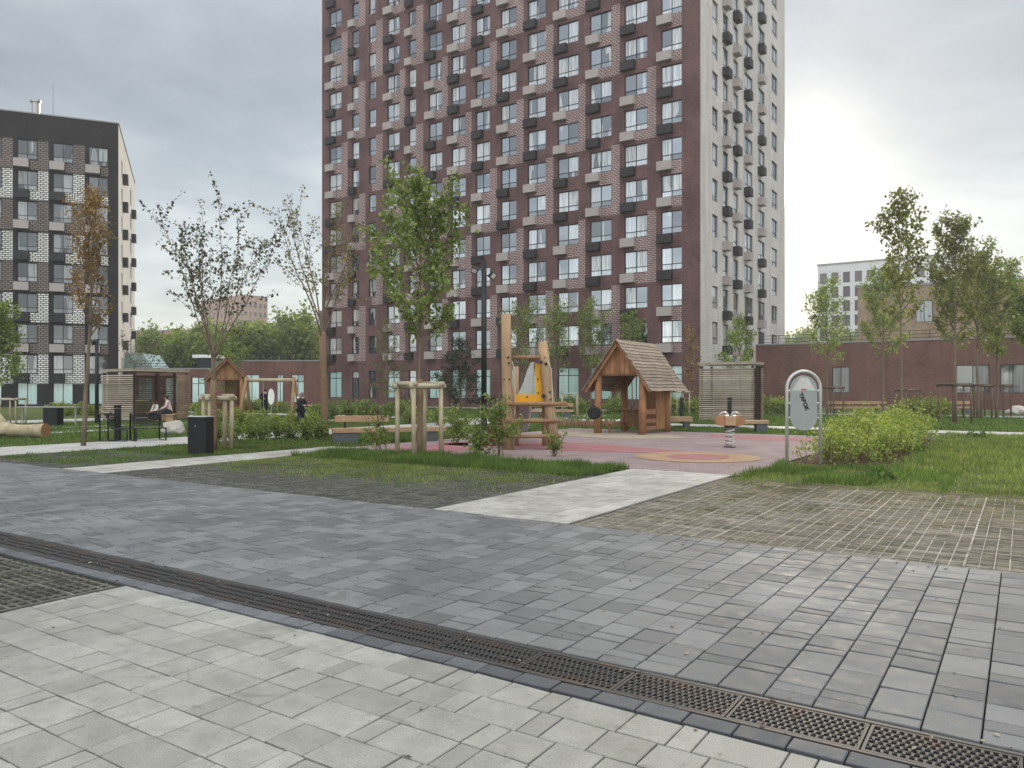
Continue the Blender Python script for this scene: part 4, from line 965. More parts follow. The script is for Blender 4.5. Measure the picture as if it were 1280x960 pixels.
tree('slim young tree rising behind the playhouse roof', q, ZH(396, q[1]), 2.8, 1.3, 'leaf_lime', 1900, .16, 72, .07, 18, 42, 'column', sub=4, clump=.16)
q = G(484, 512)
tree('feathery reddish brown larch left of the green maple', q, ZH(392, q[1]), .8, 2.0, 'leaf_bronze', 3200, .10, 73, .09, 34, 72, 'cone', sub=6, clump=.12, up=.05, name='larch_tree')
q = G(576, 513)
tree('short dark conifer at the foot of the tower left of the lamp post', q, ZH(420, q[1]), .5, 2.3, 'leaf_dark', 5000, .13, 74, .10, 40, 80, 'cone', sub=7, clump=.16, up=.0, name='conifer_tree')
q = G(1, 524)
tree('green leafy tree cut by the left photo edge beside the log', (q[0] - .2, q[1]), ZH(400, q[1]), 1.9, 1.5, 'leaf_shrub', 3500, .17, 75, .08, 18, 52, 'wide', sub=5, clump=.18)
q = G(286, 516)
tree('leafy small tree in front of the far swing hut', q, ZH(436, q[1]), 1.0, 1.5, 'leaf_shrub', 1900, .15, 76, .06, 14, 50, 'column', sub=5, clump=.15)
q = G(178, 512)
tree('thin bare tree in front of the blue rooflight', q, ZH(402, q[1]), 2.2, 1.5, 'leaf_olive', 500, .14, 77, .06, 10, 38, 'vase', sub=5, clump=.1)
# far trees beyond the wings: individual crowns
ft = []
for k, (px, Y, h, cr, mt) in enumerate([(205, 115, 6.3, 4.6, 'leaf_shrub'), (236, 112, 6.0, 4.6, 'leaf_shrub'), (283, 108, 5.9, 4.2, 'leaf_green'), (312, 112, 6.8, 4.6, 'leaf_green'), (345, 118, 8.0, 5.0, 'leaf_shrub'), (372, 112, 8.6, 4.6, 'leaf_lime'), (394, 120, 8.4, 4.4, 'leaf_shrub'), (262, 122, 6.0, 4.4, 'leaf_lime')]):
    ft.append((px, Y, h, cr, mt, k))
for px, Y, h, cr, mt, k in sorted(ft):
    i = sorted(ft).index((px, Y, h, cr, mt, k))
    tree('round green tree beyond the left wings, %s from the left' % ORD[i], AT(px, Y), h, 2.6, cr, mt, 5200, .55, 200 + k, .25, 26, 58, 'wide', group='trees beyond the left wings', sub=5, clump=.6)
for i, (px, Y, h) in enumerate([(990, 190, 13), (1012, 200, 15), (1060, 150, 9.5)]):
    tree('faint pale tree beyond the right wing, %s from the left' % ORD[i], AT(px, Y), h, 3, 5, 'leaf_lime', 2600, .6, 230 + i, .25, 20, 58, 'wide', group='trees beyond the right wing', sub=4, clump=.8)

def shrub(label, loc, r, h, mat, n, ls, seed, group=None, name='shrub', stems=9, low=.25, dens=.5):
    rr = random.Random(seed); t = thing(name, label, 'shrub', loc, 0, group); m = MB(); LP = []
    for k in range(stems):
        az = rr.random() * 2 * PI; an = rr.uniform(.05, .75); d = Vector((math.cos(az) * math.sin(an), math.sin(az) * math.sin(an), math.cos(an)))
        ln = h * rr.uniform(.6, 1.02); pts = bez((rr.gauss(0, r * .12), rr.gauss(0, r * .12), -.02), d, ln, 6, rr, .12, .12)
        sx = r / max(.2, h * .6)
        m.tube(pts, [.012 * (1 - .12 * k2) for k2 in range(7)], 4, caps=False)
        for j in range(4):
            f = rr.uniform(.3, .95); i = min(int(f * 6), 5); sp = bez(pts[i], (rr.gauss(0, 1), rr.gauss(0, 1), .5), ln * .3, 3, rr, .1); m.tube(sp, .005, 3, caps=False)
            for _ in range(int(n / stems / 4)):
                q = sp[rr.randrange(1, 4)]; LP.append((q.x + rr.gauss(0, r * .13), q.y + rr.gauss(0, r * .13), max(low * h * .5, q.z + rr.gauss(0, r * .12))))
    m.build('stems', MT['twig'], t); leaves_mesh('foliage', LP, ls, MT[mat], t, seed); return t
def shrub_row(specs, mat, labelf, group, n, ls, seed, stems=9):
    protos = [None, None, None]
    for i, (px, py, r, h) in enumerate(specs):
        k = i % 3; q = G(px, py) if py > 0 else AT(px, -py)
        lab = labelf(i)
        if protos[k] is None: protos[k] = (shrub(lab, q, r, h, mat, n, ls, seed + k, group, stems=stems), r, h)
        else: dup(protos[k][0], q, R.random() * 6, (r / protos[k][1], r / protos[k][1], h / protos[k][2]), lab, group)
# near left planting row behind the bin
xs = [272, 292, 312, 330, 347, 365, 384, 400]
shrub_row([(x, 553 - (x - 272) * .02 + R.uniform(-3, 2), .5, R.uniform(.62, .85)) for x in xs], 'leaf_shrub', lambda i: 'leafy green shrub in the bed right of the black bin, %s from the left' % ORD[i], 'shrubs right of the bin', 700, .075, 300)
xs = [255, 278, 300, 322, 344, 366, 388]
shrub_row([(x, 536 + R.uniform(-2, 2), .6, R.uniform(.7, .95)) for x in xs], 'leaf_yellow', lambda i: 'light green shrub in the back row behind the bin bed, %s from the left' % ORD[i], 'back row of shrubs behind the bin bed', 700, .09, 310)
xs = [398, 417, 436, 455, 470, 486, 503]
shrub_row([(x, 524 + R.uniform(-2, 2), .8, R.uniform(.9, 1.35)) for x in xs], 'leaf_green', lambda i: 'green shrub behind the long timber bench, %s from the left' % ORD[i], 'shrubs behind the long bench', 900, .11, 320)
xs = [62, 74, 86, 98, 112]
shrub_row([(x, 519 + R.uniform(-1, 1), .8, R.uniform(.7, .9)) for x in xs], 'leaf_yellow', lambda i: 'yellow shrub before the black brick block, %s from the left' % ORD[i], 'yellow shrubs before the black block', 500, .13, 330)
xs = [168, 178, 188, 246, 256]
shrub_row([(x, -52, .9, R.uniform(.8, 1.0)) for x in xs], 'leaf_yellow', lambda i: 'yellow shrub seen behind the slatted pavilion on the left, %s from the left' % ORD[i], 'yellow shrubs behind the left pavilion', 500, .13, 340)
xs = [304, 313, 322, 331, 350]
shrub_row([(x, -58, 1.0, R.uniform(.8, 1.1)) for x in xs], 'leaf_yellow', lambda i: 'golden shrub under the windows behind the swing, %s from the left' % ORD[i], 'golden shrubs behind the swing', 500, .14, 350)
xs = [842, 855, 868, 881, 894, 907, 920, 934, 948, 962, 976, 990]
shrub_row([(x, 518 + R.uniform(-2, 1.5), .95, R.uniform(1.0, 1.35)) for x in xs], 'leaf_yellow', lambda i: 'yellow green shrub in the row before the right slatted pavilion, %s from the left' % ORD[i], 'yellow shrubs before the right pavilion', 800, .13, 360)
xs = [1140, 1150, 1160, 1170, 1181]
shrub_row([(x, 521 + R.uniform(-1.5, 1.5), 1.0, R.uniform(1.1, 1.3)) for x in xs], 'leaf_yellow', lambda i: 'yellow green shrub behind the thin tree at the hedge end, %s from the left' % ORD[i], 'yellow shrubs beyond the hedge end', 800, .13, 370)
xs = [640, 655, 700, 716, 730, 762, 775]
shrub_row([(x, 518 + R.uniform(-1, 1), 1.05, R.uniform(1.0, 1.45)) for x in xs], 'leaf_shrub', lambda i: 'low green shrub at the tower foot behind the ladder, %s from the left' % ORD[i], 'low shrubs at the tower foot', 600, .13, 380)
xs = [512, 530, 548, 566]
shrub_row([(x, 531 + R.uniform(-1, 1), .55, R.uniform(.7, .9)) for x in xs], 'leaf_lime', lambda i: 'small lime shrub seen through the nearest stake guard, %s from the left' % ORD[i], 'lime shrubs beyond the nearest stake guard', 500, .1, 390)
q = G(478, 568); shrub('twiggy sapling shrub before the long timber bench', q, .5, 1.35, 'leaf_shrub', 260, .085, 401, stems=7)
q = G(598, 572); shrub('bushy green sapling at the grass edge left of the ladder post', q, .55, .95, 'leaf_shrub', 750, .08, 402, stems=7)
q = G(622, 572); shrub('tall leafy sapling climbing beside the tall ladder post', q, .42, 1.6, 'leaf_shrub', 850, .085, 403, stems=6)
q = G(692, 572); shrub('small leafy sapling at the foot of the leaning ladder post', q, .3, .75, 'leaf_shrub', 220, .07, 404, stems=5)
q = G(568, 556); shrub('pale green sapling by the dark ramp', q, .45, 1.1, 'leaf_shrub', 500, .085, 405, stems=6)
# hedge by the sign
t = thing('hedge', 'low dense yellow green hedge running back from the oval sign', 'hedge', L(3.2, 22.2), RZ); rr = random.Random(9); LP = []; m = MB()
for k in range(150):
    x, y = rr.uniform(-.75, .8), rr.uniform(-5.2, 5.2); hh = rr.uniform(.5, 1.0) * (1.0 + .25 * math.sin(y * 2.1) * math.sin(x * 5 + y)) * (1.0 if y > -3.8 else .75) * (1.25 if rr.random() < .12 else 1)
    for s in range(2):
        pts = bez((x, y, 0), (rr.gauss(0, .35), rr.gauss(0, .35), 1), hh * rr.uniform(.75, 1), 4, rr, .15, .15); m.tube(pts, [.010, .008, .007, .005, .003], 4, caps=False)
    n = rr.choice((40, 90, 130, 170)) if y > -3.6 else 50
    for j in range(n):
        q = pts[rr.choice((2, 3, 3, 4, 4))]; LP.append((q.x + rr.gauss(0, .16), q.y + rr.gauss(0, .18), max(.1, q.z + rr.gauss(0.02, .14))))
m.build('stems', MT['twig'], t); leaves_mesh('foliage', LP, .075, MT['leaf_yellow'], t, 9)
# rosette weeds on the lawn
for i, (px, py, r, h, lab) in enumerate([(1105, 600, .2, .22, 'broad leaved weed tuft in the grass right of the sign'), (1146, 566, .28, .2, 'tall weed clump on the lawn right of the hedge end'), (1226, 549, .3, .25, 'dark weed clump at the near edge of the right path')]):
    q = G(px, py); t = thing('weed_clump', lab, 'weed', q); rr = random.Random(i)
    leaves_mesh('foliage', [(rr.gauss(0, r * .5), rr.gauss(0, r * .5), abs(rr.gauss(.04, h * .5))) for _ in range(220)], .09, MT['grass'], t, i)

# ------------------------------------------------------------------ tree guards
def guard(label, loc, w, h, rz, group=None, thick=.055, mk='wood_pale', slats=0, name='tree_guard'):
    t = thing(name, label, 'tree guard', loc, rz, group); hw = w / 2
    rr = random.Random(int(abs(loc[0] * 97 + loc[1] * 31)))
    for sx, sy in ((-1, -1), (1, -1), (1, 1), (-1, 1)):
        m = MB(); dx, dy = rr.gauss(0, .01), rr.gauss(0, .01)
        m.tube([(sx * hw + dx, sy * hw + dy, -.05), (sx * hw, sy * hw, h * .5), (sx * hw, sy * hw, h - .1)], [thick, thick * .96, thick * .92], 9); m.build('stake', MT[mk], t, smooth=True)
    e = hw + thick * 2
    for k in range(4):
        m = MB()
        if k % 2 == 0:
            y = (-hw, hw)[k // 2]; m.tube([(-e, y, h - .045), (0, y, h - .04), (e, y, h - .045)], thick * 1.15, 9)
        else:
            x = (-hw, hw)[k // 2]; m.tube([(x, -e + .02, h - .04 + thick * .9), (x, e - .02, h - .04 + thick * .9)], thick * 1.05, 9)
        m.build('top_rail', MT[mk + '_x'] if mk + '_x' in MT else MT[mk], t, smooth=True)
    if slats:
        m = MB(); m.tube([(-hw, -hw, h - .35), (hw, -hw, h - .35)], thick * .5, 6); m.tube([(-hw, hw, h - .35), (hw, hw, h - .35)], thick * .5, 6); m.build('lower_rail', MT[mk], t)
    return t
q = G(524, 572)
guard('large square stake guard of pale timber round the nearest maple', q, .74, ZH(478, q[1] - .5) - .04, rad(38), thick=.055)
q = G(272, 562)
guard('small square stake guard of pale timber beside the black bin', q, .56, ZH(495, q[1]) - .02, rad(38), thick=.06)
q = (G(16, 531)[0], G(16, 531)[1])
guard('pale stake guard behind the pale log at the left edge', q, .72, ZH(498, q[1]), 0, thick=.035)
for i, (px, py, w) in enumerate([(1193, 530, .95), (1222, 524, .95), (1247, 521, 1.0)]):
    q = G(px, py); guard('dark stake guard on the right lawn, %s of three from the left' % ORD[i], q, w, 1.85, rad(20 + i * 8), 'dark stake guards on the right lawn', .05, 'wood_dark')
q = G(1040, 518); guard('dark stake guard behind the oval sign', q, .95, 1.75, rad(30), None, .05, 'wood_dark')
q = G(1135, 521); guard('grey stake guard seen behind the thin tree trunk at the hedge end', q, .9, 1.6, rad(10), None, .045, 'wood_dark')
q = AT(182, 44); guard('small dark topped stake guard seen through the open pavilion', q, .8, ZH(500, 44), 0, None, .04, 'wood_pale')
q = G(664 + 186, 521); guard('thin stake guard behind the playhouse on its right', (q[0], q[1]), .8, 1.5, rad(15), None, .035, 'wood_pale')
q = AT(712, 44); guard('thin pale stake guard right of the ladder', q, .85, ZH(491, 44), rad(0), None, .03, 'wood_pale')

# ------------------------------------------------------------------ litter bin
q = G(251, 569); t = thing('litter_bin', 'black box shaped litter bin with a small round lock beside the pale path', 'bin', q, rad(-14))
m = MB(); m.rbox(-.255, .255, -.16, .16, .03, .93, .012); m.build('body', MT['black'], t)
m = MB(); m.rbox(-.265, .265, -.17, .17, .935, .955, .006); m.build('lid', MT['steel_light'], t)
m = MB(); m.tube([(-.03, -.158, .72), (-.03, -.172, .72)], .016, 14); m.build('lock', MT['chrome'], t)
m = MB(); m.box(-.24, .24, -.14, .14, 0, .03); m.build('plinth', MT['blackpl'], t)
m = MB(); m.box(-.245, .245, -.1635, -.1608, .805, .812); m.build('door_gap', MT['joint'], t)

# ------------------------------------------------------------------ tube lounge seats
def lounge(label, loc, rz, w):
    t = thing('lounge_seat', label, 'seat', loc, rz)
    prof = [(-.38, .04), (-.38, .84), (-.30, .88), (-.21, .84), (-.06, .50), (.0, .42), (.1, .39), (.38, .41), (.42, .38), (.42, .06), (.38, .02), (-.36, .02)]
    for y in (-w / 2, w / 2):
        m = MB(); m.tube([(x, y, z) for x, z in prof] + [(prof[0][0], y, prof[0][1])], .024, 8); m.build('side_frame', MT['black'], t, smooth=True)
    m = MB()
    for k in range(7):
        x = -.0 + k * .058; m.box(x - .02, x + .02, -w / 2, w / 2, .395, .415)
    m.build('seat', MT['black'], t); m = MB()
    for k in range(8):
        f = k / 7; x, z = -.22 + .16 * f, .84 - .34 * f; m.box(x - .012, x + .012, -w / 2, w / 2, z - .018, z + .018)
    m.build('backrest', MT['black'], t); return t
q = G(150, 552); lounge('black steel tube lounge seat seen side on, the left one of the two', (q[0] - .1, q[1]), rad(4), .55)
q = G(183, 551.5); lounge('wide black steel tube lounge seat turned towards us, the right one of the two', (q[0], q[1] + .1), rad(-52), .85)

# ------------------------------------------------------------------ boulder, log
def boulder(label, loc, sx, sy, sz, seed, mk='stone', name='boulder'):
    bm = bmesh.new(); bmesh.ops.create_icosphere(bm, subdivisions=4, radius=1)
    for v in bm.verts:
        n = mnoise.noise(v.co * 1.3 + Vector((seed, 0, 0))) * .32 + mnoise.noise(v.co * 3.1 + Vector((0, seed, 0))) * .12 + mnoise.noise(v.co * 9) * .02
        c = v.co * (1 + n); v.co = Vector((c.x * sx, c.y * sy, max(-.05, c.z * sz + sz * .7)))
    m = MB(); m.addbm(bm); o = m.build(name, MT[mk], None, smooth=True); o.location = (loc[0], loc[1], 0); return tag(o, label, 'boulder')
q = G(217, 543); boulder('pale rounded boulder between the black seats and the bin', q, .42, .35, .29, 3)
q = G(1272, 518); boulder('pale grey boulder with a dark base on the right lawn edge', q, .62, .5, .32, 8)
q = G(236, 549)
t = thing('fallen_log', 'big pale debarked log with a dark sawn end on the grass at left', 'log', G(57, 548), rad(172))
def logmesh():
    m = MB(); pts = []; rs = []
    for k in range(13):
        f = k / 12; pts.append((f * 2.3, math.sin(f * 2.6) * .08, .25 + .30 * max(0, f - .45) ** 1.3 * 1.6)); rs.append(.245 - .03 * math.sin(f * 6) - .05 * f)
    m.tube(pts, rs, 18, caps=False)
    return m, pts, rs
m, pts, rs = logmesh(); m.build('log', MT['log'], t, smooth=True)
m = MB(); m.tube([(-.012, 0, .25), (.006, 0, .25)], [.232, .243], 18); m.build('sawn_end', MT['logend'], t)
m = MB(); m.tube([(1.5, 0, .42), (1.75, -.1, .62), (1.95, -.15, .82)], [.15, .12, .1], 12); m.tube([(1.2, .1, .25), (1.5, .45, .2), (1.8, .75, .12)], [.13, .1, .08], 12); m.build('branch_stub', MT['log'], t, smooth=True)
# table and dark planter behind the log
q = AT(66, 34); t = thing('park_table', 'long pale table on a black pedestal behind the log', 'table', q, rad(-4))
m = MB(); m.rbox(-1.55, 1.2, -.3, .3, .80, .86, .01); m.build('tabletop', MT['concrete'], t); m = MB(); m.rbox(-.3, .35, -.22, .22, 0, .799, .01); m.build('pedestal', MT['black'], t)
m = MB()
for x in (-1.4, 1.05): m.tube([(x, 0, 0), (x, 0, .80)], .035, 8)
m.build('leg', MT['steel'], t)
# bollard-like black posts
for px, Y, top, lab in [(147, 24.2, 506, 'short black square bollard behind the two lounge seats'), (852, 36, 497, 'short black bollard in the yellow shrubs right of the playhouse'), (912, 33, 497, 'slim black bollard behind the spring rider')]:
    q = AT(px, Y); t = thing('bollard_light', lab, 'bollard', q); z = ZH(top, Y)
    m = MB(); m.rbox(-.075, .075, -.075, .075, 0, z - .12, .008); m.build('post', MT['black'], t); m = MB(); m.rbox(-.078, .078, -.078, .078, z - .11, z, .008); m.build('head', MT['blackpl'], t)

# ------------------------------------------------------------------ lamp posts
def lamp(label, loc, h, r, heads, rz=0):
    t = thing('street_lamp', label, 'street lamp', loc, rz); m = MB()
    m.tube([(0, 0, 0), (0, 0, h)], [r, r * .9], 14); m.build('post', MT['black'], t, smooth=True)
    m = MB(); m.tube([(0, 0, 0), (0, 0, .04)], r * 1.8, 14); m.tube([(0, 0, .04), (0, 0, .7)], r * 1.12, 14); m.build('base', MT['black'], t)
    for (dx, z, a) in heads:
        m = MB(); m.tube([(0, 0, z), (dx * .6, -.05, z)], .022, 6)
        T = Matrix.Translation((dx, -.06, z)) @ Matrix.Rotation(a, 4, 'Y') @ Matrix.Rotation(rad(25), 4, 'X')
        m.rbox(-.11, .11, -.15, .12, -.09, .09, .015, mat=T); hd = m.build('spotlight', MT['black'], t)
        m = MB(); m.box(-.085, .085, -.156, -.152, -.065, .065, mat=T); m.build('lens', MT['steel_light'], hd)
    return t
q = AT(605, 27); hh = ZH(325, 27)
lamp('tall black lamp post with small spotlights beside the leafy maple', q, hh, .10, [(-.32, hh - .35, .3), (.28, hh - .55, -.9)])
q = AT(121, 36); hh = ZH(424, 36); lamp('black lamp post before the white edge of the black brick block', q, hh, .085, [(-.2, hh - .15, .2)])
q = AT(283, 62); hh = ZH(425, 62); lamp('thin far black lamp post above the swing hut', q, hh, .10, [])

# ------------------------------------------------------------------ pavilions
def pavilion(label, loc, w, d, h, flip=False, lit=False):
    t = thing('slatted_pavilion', label, 'pavilion', loc, RZ)      # origin = nearest corner; front slat wall runs along -x, side along +y
    m = MB(); n = int((h - .25) / .105)
    for k in range(n):
        z = .08 + k * .105
        m.box(-w, 0, -.02 + R.gauss(0, .004), .02, z, z + .05 + R.random() * .014)
    m.build('slat_wall', MT['wood_grey'], t)
    m = MB()
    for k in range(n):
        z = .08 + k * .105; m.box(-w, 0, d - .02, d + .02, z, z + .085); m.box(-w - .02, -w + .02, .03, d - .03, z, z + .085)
    m.build('back_slats', MT['wood_grey_shaded'], t)
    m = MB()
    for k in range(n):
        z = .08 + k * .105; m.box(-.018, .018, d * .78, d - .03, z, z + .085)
    m.build('side_slats', MT['wood_grey_shaded'], t)
    for (x, y) in ((-.07, .09), (-w + .09, .09), (-.07, d - .09), (-w + .09, d - .09), (-.07, d * .45), (-.07, d * .75)):
        m = MB(); m.box(x - .05, x + .05, y - .05, y + .05, 0, h - .15); m.build('post', MT['post_brown'], t)
    m = MB(); m.box(-w - .03, .03, -.03, d + .03, h - .09, h); m.box(-w - .05, .05, -.05, d + .05, h + .002, h + .035); m.build('roof', MT['wood_grey'], t)
    m = MB(); m.box(-w + .2, -.25, d - .6, d - .1, .4, .46); m.box(-w + .3, -.4, d - .5, d - .2, .02, .399); m.build('bench', MT['wood_bench'], t)
    m = MB(); m.box(-w, 0, 0.03, d - .03, 0.004, .028); m.build('floor', MT['wood_grey_shaded'], t)
    return t
pavilion('open timber slatted pavilion with people sitting in it at the left', AT(166, 38.7), 2.87, 3.1, 2.62)
pavilion('closed timber slatted pavilion behind yellow shrubs right of the tower corner', AT(942, 38), 2.75, 1.7, 2.95)

# ------------------------------------------------------------------ benches
def block_bench(label, loc, rz, ln, blocks, back=None, th=.13, h=.46, dp=.45):
    t = thing('timber_bench', label, 'bench', loc, rz)
    m = MB()
    for k in range(3):
        y = -dp / 2 + k * dp / 3; m.rbox(0, ln, y + .004, y + dp / 3 - .004, h - th, h, .012)
    m.build('seat', MT['wood_bench'], t)
    for b0, b1 in blocks:
        m = MB(); m.rbox(b0, b1, -dp / 2 + .03, dp / 2 - .03, 0, h - th - .002, .015); m.build('concrete_block', MT['concrete_dark'], t)
    if back:
        m = MB(); m.rbox(back[0], back[1], dp / 2 - .02, dp / 2 + .07, h + .17, h + .36, .012); m.build('backrest', MT['wood_bench'], t)
        for x in (back[0] + .3, back[1] - .3):
            m = MB(); m.box(x - .03, x + .03, dp / 2 + .005, dp / 2 + .05, h - .1, h + .18); m.build('bracket', MT['black'], t)
    return t
q = G(415, 555)
block_bench('long timber bench with backrest on dark concrete blocks left of the pink surface', q, rad(18), 3.4, [(.02, .75), (2.5, 3.1)], (0.1, 1.7))
q = G(905, 541)
block_bench('short timber bench on grey concrete blocks behind the spring rider', (q[0] + .1, q[1] + .2), rad(-4), 1.55, [(0.0, .45), (1.1, 1.5)])
q = G(826, 536); block_bench('low timber bench showing behind the playhouse on its right', q, rad(-4), 1.25, [(.9, 1.15)], h=.5, th=.2)
q = AT(1036, 52); block_bench('pale bench with backrest before the red wing behind the hedge', q, rad(0), 4.0, [(.4, .8), (3.2, 3.6)], (0, 4.0))
q = AT(1174, 52); block_bench('pale bench before the red wing behind the stake guards', q, rad(0), 2.2, [(.3, .6), (1.6, 1.9)], (0, 2.2))
q = AT(664 - 4, 44); block_bench('far bench seen under the yellow panel of the ladder', q, rad(0), 2.6, [(.2, .6), (2.0, 2.4)], (0, 2.6))

# sand edge of short upright logs
t = thing('log_edging', 'row of short upright log stubs edging the sand left of the playhouse', 'edging', G(692, 534), rad(-2)); m = MB()
m2 = MB()
for k in range(27):
    x = k * .16; h = .3 + R.gauss(0, .02); m.tube([(x, 0.02 * math.sin(k), 0), (x, .02 * math.sin(k), h)], .075, 9)
m.build('log_stubs', MT['wood_rung'], t, smooth=False)
# pebbles in the bed beyond the edge
t = thing('stepping_stone_bed', 'patch of mixed pale stones beyond the log edging', 'stones', G(735, 529)); m = MB(); rr = random.Random(4)
for k in range(110):
    bm = bmesh.new(); bmesh.ops.create_icosphere(bm, subdivisions=1, radius=rr.uniform(.07, .16)); x, y = rr.uniform(-2.0, 2.0), rr.uniform(-.7, .9)
    m.addbm(bm, 0, Matrix.Translation((x, y, .08)) @ Matrix.Diagonal((1, rr.uniform(.6, 1), rr.uniform(.4, .7), 1)))
o = m.build('stones', MT['stone'], t, smooth=True); o['kind'] = 'stuff'

# ------------------------------------------------------------------ playhouse
def playhouse(label, loc, rz, W=1.72, D=2.2, ridge=3.33, eave=1.55, ex=1.3, y0=-1.45, y1=1.95, simple=False):
    t = thing('playhouse', label, 'playhouse', loc, rz); hw = W / 2; hd = D / 2; rr = random.Random(12)
    sl = (ridge - eave) / ex
    for (x, y) in ((-hw, -hd), (hw, -hd), (-hw, hd), (hw, hd)):
        m = MB(); ht = ridge - sl * hw - .04; m.tube([(x + rr.gauss(0, .012), y, -.02), (x, y, ht * .5), (x + rr.gauss(0, .01), y, ht)], [.14, .13, .12], 12); p_ = m.build('post', MT['wood_house'], t, smooth=True)
        m = MB()
        for z in (.45, .78, 1.9): m.tube([(x, y - .128, z), (x, y - .145, z)], .022, 8)
        m.build('bolt_cap', MT['blackpl'], p_)
    # gable boards front and back
    for yy in (-hd - .03, hd + .03):
        m = MB(); n = 10; bw = W * 1.1 / n
        for k in range(n):
            xa = -W * .55 + k * bw + .007; xb = xa + bw - .014; zb = 2.16 + rr.gauss(0, .006)
            za = min(ridge - sl * abs(xa), ridge - .06) - .06; zc = min(ridge - sl * abs(xb), ridge - .06) - .06
            if za < zb + .02 and zc < zb + .02: continue
            m.extr([(xa, zb), (xb, zb), (xb, max(zc, zb + .01)), (xa, max(za, zb + .01))], yy - .02 + rr.gauss(0, .004), yy + .015)
        m.build('gable', MT['wood_house'], t)
        m = MB(); m.rbox(-hw, hw, yy + .02, yy + .09, 2.1, 2.22, .01); m.build('tie_beam', MT['wood_house'], t)
    # roof planks
    ln = math.hypot(ex, ridge - eave); n = 15
    for s in (-1, 1):
        m = MB(); ux, uz = s * ex / ln, -(ridge - eave) / ln; nx, nz = s * (ridge - eave) / ln, ex / ln
        for k in range(n):
            a0 = ln * k / n - .02; a1 = a0 + ln / n + .05; ns = 22; ph = rr.random() * 6; am = rr.uniform(.008, .018)
            ya, yb = y0 + rr.gauss(0, .025), y1 + rr.gauss(0, .03)
            rows_ = []
            for j in range(ns + 1):
                y = ya + (yb - ya) * j / ns; wv = am * math.sin(y * 3.2 + ph) + am * .5 * math.sin(y * 8 + ph * 2)
                aa0, aa1 = a0, a1 + wv; off0, off1 = .01, .035
                P = lambda a, o: (ux * a + nx * o, y, ridge + uz * a + nz * o)
                rows_.append([P(aa0, off0), P(aa1, off1), P(aa1, off1 + .026), P(aa0, off0 + .018)])
            i = len(m.v)
            for r_ in rows_: m.v += r_
            for j in range(ns):
                for q_ in range(4):
                    a, b = i + j * 4 + q_, i + j * 4 + (q_ + 1) % 4; m.f.append((a, b, b + 4, a + 4)); m.m.append(0); m.uv.append(None)
            m.f.append((i, i + 3, i + 2, i + 1)); m.f.append((i + ns * 4, i + ns * 4 + 1, i + ns * 4 + 2, i + ns * 4 + 3)); m.m += [0, 0]; m.uv += [None, None]
        m.build('roof', MT['shingle'], t)
        # rafters + barge boards
        for y in (y0 + .12, -hd + .2, hd - .2, y1 - .12):
            m = MB(); P = lambda a, o: (ux * a + nx * o, ridge + uz * a + nz * o)
            m.extr([P(0, -.11), P(ln, -.11), P(ln, -.008), P(0, -.008)], y - .02, y + .02); m.build('rafter', MT['wood_house'], t)
    # right side wall boards and low panel, back wall right half
    m = MB()
    for k in range(6):
        y = .12 + k * .17; m.box(hw - .02, hw + .015, y, y + .13, .16, 1.72 + rr.gauss(0, .01))
    m.build('side_boards', MT['wood_house'], t); m = MB()
    m.rbox(hw - .055, hw - .022, -hd + .1, hd - .1, .72, .9, .008); m.rbox(hw - .055, hw - .022, -hd + .1, hd - .1, .42, .56, .008); m.rbox(hw - .055, hw - .022, -hd + .1, hd - .1, .16, .3, .008); m.build('side_rails', MT['wood_house'], t)
    m = MB()
    for k in range(6):
        x = -.12 + k * .155; m.box(x, x + .125, hd - .015, hd + .02, .1, 2.1)
    m.build('back_boards', MT['wood_house'], t)
    m = MB(); m.rbox(-hw, -.05, hd - .35, hd - .05, .82, .87, .01)
    for k in range(6): m.box(-hw + .1 + k * .125, -hw + .2 + k * .125, hd - .08, hd - .04, .2, .815)
    m.build('counter', MT['wood_house'], t)
    m = MB(); m.rbox(-hw + .15, -hw + .42, -hd + .25, hd - .4, .36, .41, .01)
    m.box(-hw + .25, -hw + .3, -hd + .3, -hd + .4, 0, .36); m.box(-hw + .25, -hw + .3, hd - .6, hd - .5, 0, .36); m.build('bench_board', MT['wood_house'], t)
    return t
playhouse('small open playhouse with steep wavy plank roof on the sand', (4.43, 28.29), RZ)
q = AT(743, 26.6); t = thing('play_drum', 'round black drum disc fixed to the left front post of the playhouse', 'drum', q, rad(-10))
z = ZH(516, 26.6); m = MB(); m.tube([(0, .04, z), (0, -.07, z)], .23, 28); m.build('disc', MT['blackpl'], t); m = MB(); m.tube([(0, -.07, z), (0, -.085, z)], [.2, .18], 28); m.build('skin', MT['black'], t)
m = MB(); m.tube([(0, .04, z), (0.18, .22, z)], .03, 8); m.build('bracket', MT['steel'], t)

# far playhouse hut + swing
o = playhouse('far playhouse hut with plank roof left of the swing', (AT(284, 42)[0], 42), rad(20), W=1.5, D=2.0, ridge=3.3, eave=2.1, ex=1.12)
t = thing('swing_frame', 'far timber swing frame with an oval white panel hanging under the beam', 'swing', (AT(338, 38)[0], 38, 0), rad(-3))
zt = ZH(475, 38); w = (366 - 306) / F * 38
m = MB(); m.tube([(-w / 2 - .1, 0, zt), (w / 2 + .15, 0, zt)], .085, 10); m.build('beam', MT['wood_pale'], t, smooth=True)
for x, s in ((-w / 2, -1), (w / 2, 1)):
    for y in (-.75, .75):
        m = MB(); m.tube([(x + s * .12, y, 0), (x, 0, zt + .14)], [.09, .075], 9); m.build('leg', MT['wood_rung'], t, smooth=True)
m = MB(); m.tube([(-.35, 0, zt), (-.35, 0, .55)], .012, 5); m.tube([(.35, 0, zt), (.35, 0, .55)], .012, 5); m.build('chain', MT['steel'], t)
m = MB(); m.rbox(-.36, .36, -.11, .11, .5, .54, .01); m.build('seat', MT['blackpl'], t)
